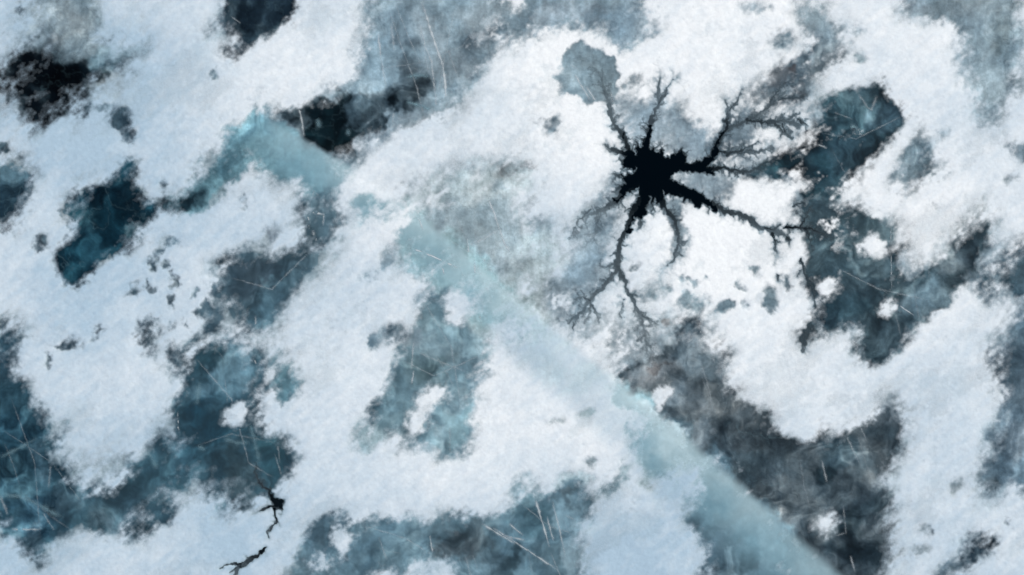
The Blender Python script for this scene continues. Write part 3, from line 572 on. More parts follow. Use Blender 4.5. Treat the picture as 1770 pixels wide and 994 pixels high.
# melt water drawn on a finer grid round each hole
WATER = []
def water_field(x0, y0, x1, y1, strokes, seed, rate=.22, reach=7, cell=.8, pool=None):
    nx, ny = int((x1 - x0) / cell) + 2, int((y1 - y0) / cell) + 2
    F = np.zeros((ny, nx)); ids = np.zeros((ny, nx), int) - 1
    rnd = random.Random(seed)
    halo = []
    if pool:
        X_, Y_ = np.meshgrid(np.arange(nx) * cell + x0, np.arange(ny) * cell + y0)
        jx, jy = fbm(F.shape, 7, 3, seed + 40, .6), fbm(F.shape, 7, 3, seed + 41, .6)
        m_ = blur(inside(pool, X_ + jx * 1.3, Y_ + jy * 1.3).astype(float), 1)
        F = np.maximum(F, m_); ids[m_ > .05] = 0
    for n, (pts, a, b) in enumerate(strokes):
        k = len(pts)
        # meander: subdivide with jitter
        path = []
        for i, (x, y, wd) in enumerate(pts):
            v = a + (b * .72 - a) * (i / max(k - 1, 1)) ** .95
            wd = wd * (.3 if wd > 24 else .5 if wd > 14 else .85 if wd > 8 else 1) if pool else wd
            path.append((x, y, wd * .5, v))
            if i < k - 1:
                X, Y, W2 = pts[i + 1]; L = math.hypot(X - x, Y - y)
                for t in (1 / 3, 2 / 3):
                    j = min(L * .06, 2.0)
                    path.append((x + (X - x) * t + rnd.uniform(-j, j), y + (Y - y) * t + rnd.uniform(-j, j),
                                 (wd + (W2 - wd) * t) * .5 * rnd.uniform(.8, 1.2), v + (b - a) / k * t))
        stroke(F, path, cell, x0, y0, 1.1, ids, n + 1)
        for (xa, ya, ra, va), (xb, yb, rb, vb) in zip(path[:-1], path[1:]):       # saw-toothed banks where the channel is wide
            if ra < 3.5 or not pool: continue
            for _ in range(int(math.hypot(xb - xa, yb - ya) * .34)):
                t = rnd.random(); sd = rnd.choice((-1, 1)); a_ = math.atan2(yb - ya, xb - xa) + sd * rnd.uniform(.7, 1.2)
                r_ = ra + (rb - ra) * t; e_ = r_ + rnd.uniform(1, 4 + r_ * .3)
                x_, y_ = xa + (xb - xa) * t, ya + (yb - ya) * t
                stroke(F, [(x_, y_, min(r_ * .6, 3.2), va), (x_ + math.cos(a_) * e_, y_ + math.sin(a_) * e_, .5, va * .9)], cell, x0, y0, 1.0, ids, n + 1)
        tw = []; twigs(path, rnd, rate, reach, tw)
        for p in tw: stroke(F, p, cell, x0, y0, .8, ids, n + 1)
        halo.append(path); halo += tw
    nz = fbm(F.shape, 8, 3, seed + 9, .6); n2 = fbm(F.shape, 8, 3, seed + 10, .6)
    JX, JY = np.meshgrid(np.arange(nx, dtype=float), np.arange(ny, dtype=float))
    F = bil(F, JX + nz * 1.3, JY + n2 * 1.3)
    ids = ids[np.clip((JY + n2 * 1.3 + .5).astype(int), 0, ny - 1), np.clip((JX + nz * 1.3 + .5).astype(int), 0, nx - 1)]
    return F, ids, (x0, y0, cell), halo

star = water_field(920, 90, 1450, 640, STAR, 3, .30, 8, .8, CORE)
small = water_field(420, 795, 510, 950, SMALL, 5, .2, 6, .8)
low = water_field(365, 935, 470, 1010, LOW, 6, .10, 4, .8)
MELT = np.zeros(SH)
for F, ids, (x0, y0, cell), halo in (star, small, low):
    Fx = np.zeros(SH)
    J = (GX - x0) / cell; K = (GY - y0) / cell
    ok = (J >= 0) & (J < F.shape[1] - 1) & (K >= 0) & (K < F.shape[0] - 1)
    MELT = np.maximum(MELT, np.where(ok, bil(blur(F, 1), J, K), 0))
H = np.zeros(SH)
for p in star[3] + small[3] + low[3]:
    stroke(H, [(x, y, r + 2.0, min(v, .8)) for x, y, r, v in p], edge=3.0)
# finer grey fronds of slush
rnd = random.Random(77)
FR = np.zeros(SH)
fr = []
for q_, (pts, a, b) in enumerate(STAR[:25]):
    p = [(x, y, wd * .5, .8) for x, y, wd in pts][len(pts) // 3:]
    if len(p) > 1: twigs(p, rnd, .30 if 4 <= q_ <= 9 else .2, 18 if 4 <= q_ <= 9 else 14, fr)
for p in fr: stroke(FR, [(x, y, r * .9, v * .7) for x, y, r, v in p], edge=1.6)
COV *= 1 - np.clip(.5 * H + .62 * FR, 0, .85)
COV = np.where(MELT > .05, COV * (1 - sstep(.05, .5, MELT)), COV)
COV = np.clip(COV, 0, 1)
on = sstep(-.05, .15, bu_) * (1 - sstep(.7, 1.2, bu_)) * sstep(560, 760, bv_) * (1 - sstep(1090, 1190, bv_))
ON = on
COV *= 1 - on * np.clip(.16 + .10 * thin, 0, .6)

# ice: cloudy mottling, veins and grain in its own colour
big = fbm(SH, 60, 6, 51, .62); streak = rot_fbm(SH, 26, 5, 52, -38, 2.0, .65); vert = fbm(SH, 10, 3, 53, .6, .5, 3.0)
vein = np.abs(fbm(SH, 44, 5, 54, .55)); vein = np.clip(1 - vein / .16, 0, 1) ** 1.5
vein2 = np.abs(fbm(SH, 22, 4, 56, .55)); vein2 = np.clip(1 - vein2 / .12, 0, 1) ** 1.5
vm = sstep(.2, 1.3, fbm(SH, 90, 3, 57))
mod = np.exp(.06 * big + .11 * streak + .05 * vert + .07 * grain)
lum = ICE.mean(-1, keepdims=True)
damp = sstep(.0, .04, lum)
ICE = ICE * (1 + (mod[..., None] - 1) * (.45 + .55 * damp))
d1, d2 = fbm(SH, 34, 3, 101, .55), fbm(SH, 34, 3, 102, .55)
smoke = bil(rot_fbm(SH, 26, 5, 103, -50, 1.5, .62), IX + 9 * d1, IY + 9 * d2)          # milky clouds frozen into the clear ice
dk = np.clip((.36 - lum) / .30, 0, 1)
ICE = ICE * np.exp(smoke[..., None] * (.08 + .40 * dk) * np.array([1.15, 1.0, .90]))
vv = (.05 * vein * vm + .03 * vein2 * vm)[..., None] * (1 + 2.2 * dk) * (.25 + .75 * damp)
ICE = ICE + (lin((120, 160, 175)) - ICE) * np.clip(vv, 0, 1)
ICE *= .95 - .24 * dk
warmth = fbm(SH, 34, 3, 58)[..., None]
ICE = ICE * (1 + np.clip(warmth, -1.5, 1.5) * np.array([.02, 0, -.012]))

# snow tint: painted vignette shade, strongest at left, plus soaked snow along the band
shade_soak = fbm(SH, 170, 4, 61, .5)
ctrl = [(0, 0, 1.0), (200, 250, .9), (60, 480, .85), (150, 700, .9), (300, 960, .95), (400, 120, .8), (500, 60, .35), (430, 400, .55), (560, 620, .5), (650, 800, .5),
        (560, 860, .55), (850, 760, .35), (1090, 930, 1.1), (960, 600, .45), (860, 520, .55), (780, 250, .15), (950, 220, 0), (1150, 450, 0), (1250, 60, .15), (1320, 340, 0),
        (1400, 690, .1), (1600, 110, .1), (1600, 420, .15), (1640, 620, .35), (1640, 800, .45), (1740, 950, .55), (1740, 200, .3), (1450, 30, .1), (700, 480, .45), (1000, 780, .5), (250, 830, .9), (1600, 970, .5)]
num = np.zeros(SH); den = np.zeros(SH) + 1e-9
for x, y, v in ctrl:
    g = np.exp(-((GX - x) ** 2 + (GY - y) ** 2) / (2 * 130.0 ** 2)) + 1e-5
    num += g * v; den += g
SHADE_SOAK = np.clip(num / den + .12 * shade_soak + .05 * diag + .35 * ON, 0, 1.3)

# ------------------------------------------------------------------ mesh builders
PADC = 100                                      # cells past the frame on each side
_ps = (NY + 2 * PADC, NX + 2 * PADC)
_jx, _jy = np.meshgrid(np.arange(_ps[1], dtype=float) - PADC, np.arange(_ps[0], dtype=float) - PADC)
_out = np.maximum.reduce([-_jx, _jx - (NX - 1), -_jy, _jy - (NY - 1), np.zeros(_ps)])
_am = np.clip(_out / 45.0, 0, 1) * 13
_jx = _jx + _am * fbm(_ps, 80, 3, 301, .4); _jy = _jy + _am * fbm(_ps, 80, 3, 302, .4)
_jx = np.abs(_jx); _jx = (NX - 1) - np.abs((NX - 1) - _jx); _jy = np.abs(_jy); _jy = (NY - 1) - np.abs((NY - 1) - _jy)
def pad(A):
    """carry a field on past the frame, folded back and swirled so it never mirrors"""
    if A.ndim == 3: return np.stack([bil(A[..., c], _jx, _jy) for c in range(A.shape[2])], -1)
    return bil(A, _jx, _jy)
COVP, ICEP, SHADE_SOAKP = pad(COV), pad(ICE), pad(SHADE_SOAK)
COVP = COVP + (1 - COVP) * sstep(62, 92, _out + 10 * fbm(_ps, 20, 4, 303))
NXP, NYP = NX + 2 * PADC, NY + 2 * PADC
PXX, PYY = np.meshgrid((np.arange(NXP) - PADC) * CELL, (np.arange(NYP) - PADC) * CELL)
def wx(px): return (px - PW / 2) * S
def wy(py): return (PH / 2 - py) * S

def grid_mesh(name, X, Y, Z, keep, attrs, mat, parent=None, origin=None, smooth=True):
    """mesh of the quads in keep (ny-1, nx-1); attrs = {name: array or rgb array}"""
    ny, nx = X.shape
    jj, ii = np.nonzero(keep)
    a = jj * nx + ii
    quads = np.stack([a, a + nx, a + nx + 1, a + 1], 1)
    used, inv = np.unique(quads, return_inverse=True)
    quads = inv.reshape(quads.shape)
    co = np.stack([X.ravel()[used], Y.ravel()[used], Z.ravel()[used]], 1)
    if origin is not None: co = co - np.asarray(origin)
    me = bpy.data.meshes.new(name)
    me.vertices.add(len(co)); me.vertices.foreach_set("co", co.astype(np.float32).ravel())
    n = len(quads)
    me.loops.add(n * 4); me.loops.foreach_set("vertex_index", quads.astype(np.int32).ravel())
    me.polygons.add(n); me.polygons.foreach_set("loop_start", np.arange(0, n * 4, 4, dtype=np.int32))
    me.polygons.foreach_set("loop_total", np.full(n, 4, np.int32))
    me.polygons.foreach_set("use_smooth", np.full(n, smooth, bool))
    me.update(calc_edges=True)
    for k, A in attrs.items():
        if A.ndim == 3:
            at = me.attributes.new(k, 'FLOAT_COLOR', 'POINT')
            v = np.concatenate([A.reshape(-1, 3)[used], np.ones((len(used), 1))], 1)
            at.data.foreach_set("color", v.astype(np.float32).ravel())
        else:
            at = me.attributes.new(k, 'FLOAT', 'POINT')
            at.data.foreach_set("value", A.ravel()[used].astype(np.float32))
    me.materials.append(mat)
    o = bpy.data.objects.new(name, me); COL.objects.link(o)
    if origin is not None and parent is None: o.location = origin
    if parent is not None: o.parent = parent
    return o

def plain_mesh(name, verts, faces, mat, parent=None, origin=None):
    me = bpy.data.meshes.new(name); me.from_pydata(verts, [], faces); me.update(); me.materials.append(mat)
    o = bpy.data.objects.new(name, me); COL.objects.link(o)
    if origin: o.location = origin
    if parent: o.parent = parent
    return o

def empty(name, loc):
    o = bpy.data.objects.new(name, None); COL.objects.link(o); o.location = loc; return o

def tag(o, label, cat, group=None, kind=None):
    if label: o["label"] = label
    if cat: o["category"] = cat
    if group: o["group"] = group
    if kind: o["kind"] = kind
    return o

# ------------------------------------------------------------------ materials
def mat(name):
    m = bpy.data.materials.new(name); m.use_nodes = True
    n = m.node_tree.nodes; return m, n, m.node_tree.links, n["Principled BSDF"]

def noise(n, l, scale, detail=4, rough=.6, coord=None):
    t = n.new("ShaderNodeTexNoise"); t.inputs["Scale"].default_value = scale; t.inputs["Detail"].default_value = detail
    t.inputs["Roughness"].default_value = rough
    if coord is not None: l.new(coord, t.inputs["Vector"])
    return t.outputs["Fac"]

def math_n(n, l, op_, a, b=None, clamp=False):
    m = n.new("ShaderNodeMath"); m.operation = op_; m.use_clamp = clamp
    for i, v in enumerate((a, b)):
        if v is None: continue
        if isinstance(v, (int, float)): m.inputs[i].default_value = v
        else: l.new(v, m.inputs[i])
    return m.outputs[0]

def geo_pos(n): return n.new("ShaderNodeNewGeometry").outputs["Position"]
def attr(n, name, out):
    a = n.new("ShaderNodeAttribute"); a.attribute_name = name; return a.outputs[out]

M_ice, n, l, b = mat("clear_ice")
p = geo_pos(n)
c = attr(n, "tone", "Color")
fac = noise(n, l, 9, 6, .7, p)
mr = n.new("ShaderNodeMapRange"); mr.inputs[1].default_value = .3; mr.inputs[2].default_value = .7; mr.inputs[3].default_value = .84; mr.inputs[4].default_value = 1.16
l.new(fac, mr.inputs[0])
vm_ = n.new("ShaderNodeVectorMath"); vm_.operation = 'SCALE'; l.new(c, vm_.inputs[0]); l.new(mr.outputs[0], vm_.inputs["Scale"])
l.new(vm_.outputs[0], b.inputs["Base Color"])
b.inputs["Roughness"].default_value = .34; b.inputs["IOR"].default_value = 1.31; b.inputs["Specular IOR Level"].default_value = .12
bp = n.new("ShaderNodeBump"); bp.inputs["Strength"].default_value = .15; bp.inputs["Distance"].default_value = .02
l.new(noise(n, l, 5, 5, .6, p), bp.inputs["Height"]); l.new(bp.outputs[0], b.inputs["Normal"])

M_snow, n, l, b = mat("shade_tinted_snow")
p = geo_pos(n)
cov = attr(n, "cover", "Fac"); so = attr(n, "shade_soak", "Fac")
mx = n.new("ShaderNodeMix"); mx.data_type = 'RGBA'
mx.inputs[6].default_value = (.79, .865, .905, 1); mx.inputs[7].default_value = (.36, .51, .635, 1)  # bluer second colour carries the painted shade and the soaked band snow
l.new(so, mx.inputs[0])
g1 = noise(n, l, 7, 7, .72, p)
mr = n.new("ShaderNodeMapRange"); mr.inputs[1].default_value = .3; mr.inputs[2].default_value = .7; mr.inputs[3].default_value = .93; mr.inputs[4].default_value = 1.05
l.new(g1, mr.inputs[0])
vm_ = n.new("ShaderNodeVectorMath"); vm_.operation = 'SCALE'; l.new(mx.outputs[2], vm_.inputs[0]); l.new(mr.outputs[0], vm_.inputs["Scale"])
b.inputs["Roughness"].default_value = .85; b.inputs["Specular IOR Level"].default_value = .15
# grain breaks up the thin margin, where soaked snow takes the tone of the wet ice
g2 = noise(n, l, 26, 3, .7, p)
e = math_n(n, l, 'MULTIPLY', cov, math_n(n, l, 'SUBTRACT', 1.0, cov))
al = math_n(n, l, 'ADD', cov, math_n(n, l, 'MULTIPLY', e, math_n(n, l, 'MULTIPLY', math_n(n, l, 'SUBTRACT', g2, .5), 3.0)), True)
mx2 = n.new("ShaderNodeMix"); mx2.data_type = 'RGBA'
l.new(al, mx2.inputs[0]); mr = n.new("ShaderNodeMapRange"); mr.inputs[1].default_value = .3; mr.inputs[2].default_value = .7; mr.inputs[3].default_value = .84; mr.inputs[4].default_value = 1.16
l.new(noise(n, l, 9, 6, .7, p), mr.inputs[0])
vs2 = n.new("ShaderNodeVectorMath"); vs2.operation = 'SCALE'; l.new(attr(n, "slush", "Color"), vs2.inputs[0]); l.new(mr.outputs[0], vs2.inputs["Scale"])
l.new(vs2.outputs[0], mx2.inputs[6]); l.new(vm_.outputs[0], mx2.inputs[7]); l.new(mx2.outputs[2], b.inputs["Base Color"])
bp = n.new("ShaderNodeBump"); bp.inputs["Strength"].default_value = .24; bp.inputs["Distance"].default_value = .05
l.new(g1, bp.inputs["Height"]); l.new(bp.outputs[0], b.inputs["Normal"])

M_band, n, l, b = mat("frosted_refrozen_ice")
p = geo_pos(n)
fr_ = attr(n, "frost", "Fac"); hu = attr(n, "milk", "Fac")
mx = n.new("ShaderNodeMix"); mx.data_type = 'RGBA'
mx.inputs[6].default_value = (*lin((112, 151, 167)), 1); mx.inputs[7].default_value = (*lin((181, 206, 214)), 1)
l.new(hu, mx.inputs[0])
mr = n.new("ShaderNodeMapRange"); mr.inputs[1].default_value = .3; mr.inputs[2].default_value = .7; mr.inputs[3].default_value = .9; mr.inputs[4].default_value = 1.08
l.new(noise(n, l, 3, 6, .65, p), mr.inputs[0])
vm_ = n.new("ShaderNodeVectorMath"); vm_.operation = 'SCALE'; l.new(mx.outputs[2], vm_.inputs[0]); l.new(mr.outputs[0], vm_.inputs["Scale"])
mx2 = n.new("ShaderNodeMix"); mx2.data_type = 'RGBA'; l.new(fr_, mx2.inputs[0]); l.new(attr(n, "tone", "Color"), mx2.inputs[6]); l.new(vm_.outputs[0], mx2.inputs[7])
l.new(mx2.outputs[2], b.inputs["Base Color"]); b.inputs["Roughness"].default_value = .36; b.inputs["Specular IOR Level"].default_value = .12

M_water, n, l, b = mat("dark_melt_water")
dp = attr(n, "depth", "Fac")
mx = n.new("ShaderNodeMix"); mx.data_type = 'RGBA'
mx.inputs[6].default_value = (.055, .080, .098, 1); mx.inputs[7].default_value = (.0002, .0022, .0045, 1)
l.new(dp, mx.inputs[0]); l.new(mx.outputs[2], b.inputs["Base Color"]); l.new(attr(n, "wet", "Fac"), b.inputs["Alpha"])
b.inputs["Roughness"].default_value = .12; b.inputs["IOR"].default_value = 1.33; b.inputs["Specular IOR Level"].default_value = .04

M_crack, n, l, b = mat("white_fracture")
l.new(attr(n, "frost", "Fac"), b.inputs["Alpha"]); b.inputs["Roughness"].default_value = .6
mx = n.new("ShaderNodeMix"); mx.data_type = 'RGBA'; l.new(attr(n, "milk", "Fac"), mx.inputs[0]); l.new(mx.outputs[2], b.inputs["Base Color"])
mx.inputs[6].default_value = (.20, .37, .45, 1); mx.inputs[7].default_value = (.55, .66, .72, 1)

M_far, n, l, b = mat("far_lake_ice")
p = geo_pos(n)
cr = n.new("ShaderNodeValToRGB"); e_ = cr.color_ramp.elements
e_[0].position = .44; e_[0].color = (*lin((70, 98, 113)), 1); e_[1].position = .52; e_[1].color = (.62, .71, .79, 1)
l.new(noise(n, l, .22, 9, .62, p), cr.inputs[0])
sx = n.new("ShaderNodeSeparateXYZ"); l.new(p, sx.inputs[0])
ex = math_n(n, l, 'SUBTRACT', math_n(n, l, 'ABSOLUTE', sx.outputs[0]), (PW / 2 + PADC * CELL) * S); ey = math_n(n, l, 'SUBTRACT', math_n(n, l, 'ABSOLUTE', sx.outputs[1]), (PH / 2 + PADC * CELL) * S)
far_f = n.new("ShaderNodeMapRange"); far_f.inputs[1].default_value = .6; far_f.inputs[2].default_value = 4.0; l.new(math_n(n, l, 'MAXIMUM', ex, ey), far_f.inputs[0])
mx = n.new("ShaderNodeMix"); mx.data_type = 'RGBA'; mx.inputs[6].default_value = (.60, .70, .79, 1)
l.new(far_f.outputs[0], mx.inputs[0]); l.new(cr.outputs[0], mx.inputs[7]); l.new(mx.outputs[2], b.inputs["Base Color"]); b.inputs["Roughness"].default_value = .6

# ------------------------------------------------------------------ the setting: lake ice
z0 = np.zeros(PXX.shape)
ice = grid_mesh("frozen_lake", wx(PXX), wy(PYY), z0, np.ones((NYP - 1, NXP - 1), bool), {"tone": ICEP}, M_ice)
ice["kind"] = "structure"; ice["label"] = "blue and slate coloured lake ice seen straight down"; ice["category"] = "ice"
x0_, x1_, y0_, y1_ = wx(PXX[0, 0]), wx(PXX[0, -1]), wy(PYY[-1, 0]), wy(PYY[0, 0])
R_ = 2500.0
vs_ = [(-R_, -R_, 0), (R_, -R_, 0), (R_, R_, 0), (-R_, R_, 0), (x0_, y0_, 0), (x1_, y0_, 0), (x1_, y1_, 0), (x0_, y1_, 0)]
far = plain_mesh("outer_lake", vs_, [(0, 1, 5, 4), (1, 2, 6, 5), (2, 3, 7, 6), (3, 0, 4, 7)], M_far); far["kind"] = "structure"

# ------------------------------------------------------------------ the refrozen band
BU, BV = band_coords(PXX, PYY)
nb = pad(fbm(SH, 40, 5, 71)); nb2 = pad(fbm(SH, 14, 4, 72))
u = BU + .006 * nb + .004 * nb2
ridge = ridge_z(BU, BV)
frost = sstep(-.06, .12, u) * (1 - .92 * sstep(.55 - .33 * sstep(1000, 1300, BV), 1.08, u + .07 * nb))
frost *= sstep(120, 260, BV + 8 * nb) * .78
milk = np.clip(.78 - 1.1 * (BU - .1) + .14 * nb + .06 * nb2, 0, 1) * np.clip(.42 + .62 * np.exp(-((BV - 800) / 270.0) ** 2), 0, 1.1)
kb = frost > .03
kq = kb[:-1, :-1] | kb[1:, :-1] | kb[:-1, 1:] | kb[1:, 1:]
bo = (wx(880), wy(520), 0)
band = grid_mesh("refrozen_lead", wx(PXX), wy(PYY), ridge + .004, kq, {"frost": frost, "milk": milk, "tone": ICEP}, M_band, None, bo)
tag(band, "long straight band of pale turquoise refrozen ice running diagonally under the snow", "ice band")

fa = frost[..., None]
SLUSH = ICEP * (1 - fa) + (lin((112, 151, 167)) * (1 - milk[..., None]) + lin((181, 206, 214)) * milk[..., None]) * fa
# ------------------------------------------------------------------ snow, one object per connected drift
soft_h = blur(COVP, 8)
relief = pad(rot_fbm(SH, 30, 4, 81, -35, 1.8, .55)) * .5 + pad(fbm(SH, 7, 3, 82, .6)) * .12
SZ = ridge + .0065 + COVP * soft_h * (.024 + .015 * relief)
kv = COVP > .03
kq = kv[:-1, :-1] | kv[1:, :-1] | kv[:-1, 1:] | kv[1:, 1:]
# label connected drifts on a coarse grid
D = 4
hc, wc = NYP // D, NXP // D
coarse = COVP[:hc * D, :wc * D].reshape(hc, D, wc, D).mean((1, 3))
lab = np.zeros((hc, wc), int); sizes = {}
SEEDS = [    # a point on each drift (photo px) and how it looks
    (60, 480, "broad bluish snow drift below the oval deep teal ice at left"),
    (620, 820, "wide white snow drift across the middle, between the small hole and the pale band"),
    (400, 150, "pale blue snow drift at the top between the blackest ice and scratched grey ice"),
    (200, 940, "bluish snow strip along the bottom, to the left of the small hole"),
    (900, 230, "bright white snow drift to the left of the star hole, above the pale band"),
    (1630, 680, "long white snow drift with a rounded tongue hanging over slate ice at right"),
    (1600, 110, "rounded white snow drift above the teal ice, next to pale grey ice at upper right"),
    (1230, 60, "white snow drift over the star hole, filling the space above its upper arms"),
    (1110, 930, "grey blue snow drift against the lower left flank of the pale ice band"),
    (25, 50, "small bluish snow patch in the corner just above the blackest ice"),
    (1320, 340, "white snow tongue caught between the star's two right hand arms"),
    (1119, 431, "white snow drift below the star, between its lower arms and longest right arm"),
    (742, 990, "thin snow patch on brownish slate ice at the bottom edge"),
    (735, 700, "narrow slanting snow island inside the teal opening in the middle"),
    (788, 530, "small snow spur between the middle teal opening and the pale band"),
    (1507, 424, "oval white snow islet in slate ice beside the tip of the star's longest arm"),
    (1532, 532, "tiny white snow islet alone in slate ice below the oval islet"),
    (1424, 903, "small snow islet alone in the darkest slate ice near the pale band"),
    (592, 935, "small snow lump on grey ice to the right of the crooked small hole"),
    (405, 716, "small roundish snow islet in deep teal ice above the small hole"),
    (892, 12, "tiny snow patch on grey ice touching the top edge"),
    (748, 346, "small white snow islet on scratched grey ice beside the pale band"),
    (1150, 690, "ragged snow scrap lying across the sharp edge of the pale band"),
    (1430, 495, "white snow scrap between the thin broken channel and slate ice"),
]
label_of = {}
heap = []
for x, y, text in SEEDS:                          # grow every drift from its seed, slowly where the snow is thin, so drifts part at their necks
    jc, ic = int((y / CELL + PADC) / D), int((x / CELL + PADC) / D)
    k = len(label_of) + 1; label_of[k] = text
    heapq.heappush(heap, (0.0, jc, ic, k))
while heap:
    v, a, c_, k = heapq.heappop(heap)
    if lab[a, c_]: continue
    lab[a, c_] = k; sizes[k] = sizes.get(k, 0) + 1
    for b_, d_ in ((a + 1, c_), (a - 1, c_), (a, c_ + 1), (a, c_ - 1)):
        if 0 <= b_ < hc and 0 <= d_ < wc and not lab[b_, d_] and coarse[b_, d_] > .30:
            heapq.heappush(heap, (v + 1 + 40 * (1 - coarse[b_, d_]) ** 2, b_, d_, k))
G = lab.copy()
for _ in range(6):                                                     # margins go with the nearest drift
    P_ = np.pad(G, 1)
    for sh in (P_[:-2, 1:-1], P_[2:, 1:-1], P_[1:-1, :-2], P_[1:-1, 2:]):
        G = np.where((G == 0) & (sh > 0), sh, G)
fl = np.zeros((NYP, NXP), int)
up = np.repeat(np.repeat(G, D, 0), D, 1)
fl[:up.shape[0], :up.shape[1]] = up
fl[up.shape[0]:, :] = fl[up.shape[0] - 1, :]; fl[:, up.shape[1]:] = fl[:, up.shape[1] - 1:up.shape[1]]
fl = fl[:-1, :-1]
cent = {}
for k in sizes:
    jj, ii = np.nonzero(lab == k); cent[k] = (float((ii.mean() * D - PADC) * CELL), float((jj.mean() * D - PADC) * CELL), sizes[k],
        float((ii.min() * D - PADC) * CELL), float((ii.max() * D - PADC) * CELL), float((jj.min() * D - PADC) * CELL), float((jj.max() * D - PADC) * CELL))
for k, (cx, cy, cnt, *_r) in cent.items():
    o = grid_mesh("snow_drift", wx(PXX), wy(PYY), SZ, kq & (fl == k), {"cover": COVP, "shade_soak": SHADE_SOAKP, "slush": SLUSH}, M_snow, None, (wx(cx), wy(cy), 0))
    tag(o, label_of[k], "snow drift", "snow drifts on the ice")
rest = kq & (fl == 0)
if rest.any():
    o = grid_mesh("snow_flecks", wx(PXX), wy(PYY), SZ, rest, {"cover": COVP, "shade_soak": SHADE_SOAKP, "slush": SLUSH}, M_snow)
    tag(o, "thin scattered flecks of blown snow on bare ice", "snow flecks", None, "stuff")

# ------------------------------------------------------------------ the melt holes
def build_water(fd, name, label, cat, base, groups, partname="channel", poolname="pool"):
    F, ids, (x0, y0, cell), _h = fd
    ny, nx = F.shape
    X, Y = np.meshgrid(np.arange(nx) * cell + x0, np.arange(ny) * cell + y0)
    Z = ridge_z(*band_coords(X, Y)) + .0075
    kv = F > .06
    kq = kv[:-1, :-1] | kv[1:, :-1] | kv[:-1, 1:] | kv[1:, 1:]
    idq = ids[:-1, :-1].copy()
    for _ in range(4):
        P_ = np.pad(idq, 1, constant_values=-1)
        for sh in (P_[:-2, 1:-1], P_[2:, 1:-1], P_[1:-1, :-2], P_[1:-1, 2:]):
            idq = np.where((idq < 0) & (sh >= 0), sh, idq)
    org = (wx(base[0]), wy(base[1]), 0)
    root = empty(name, org)
    tag(root, label, cat)
    for pn, members in groups:
        sel = kq & np.isin(idq, members)
        if not sel.any(): continue
        o = grid_mesh(pn, wx(X) - org[0], wy(Y) - org[1], Z, sel, {"wet": np.clip(F ** 1.35 * 1.03, 0, 1), "depth": sstep(.6, 1, F)}, M_water, root)
    return root

core = [0, 22, 23, 24, 25, 26, 27, 28, 29, 30]
build_water(star, "melt_hole", "large black star shaped melt hole with long branching channels in the snow", "melt hole", POOL_C,
            [("pool", core), ("channel", [1]), ("channel", [2]), ("channel", [3, 4]), ("channel", [5, 6, 7, 8, 9, 10, 33, 34, 35, 36, 37, 38, 39]), ("channel", [11]),
             ("channel", [12, 13, 14, 15, 16, 51, 52, 53, 54, 55]), ("channel", [17, 18, 19, 40, 41, 42, 43, 44, 45, 46, 47, 48]), ("channel", [20, 49, 50]), ("channel", [21, 56, 57])])
build_water(star, "melt_channel", "thin dark broken melt channel along the slate ice, apart from the star", "melt channel", (1398, 490),
            [("channel", [31]), ("channel", [32])])
build_water(small, "melt_hole", "small dark melt hole with a crooked tail, at the edge of teal ice", "melt hole", (481, 872),
            [("pool", [0, 1, 5, 6]), ("channel", [2]), ("channel", [3]), ("channel", [4])])
build_water(low, "melt_channel", "thin dark forked melt channel crossing white snow below the small hole", "melt channel", (420, 975),
            [("channel", [1]), ("channel", [2]), ("channel", [3])])

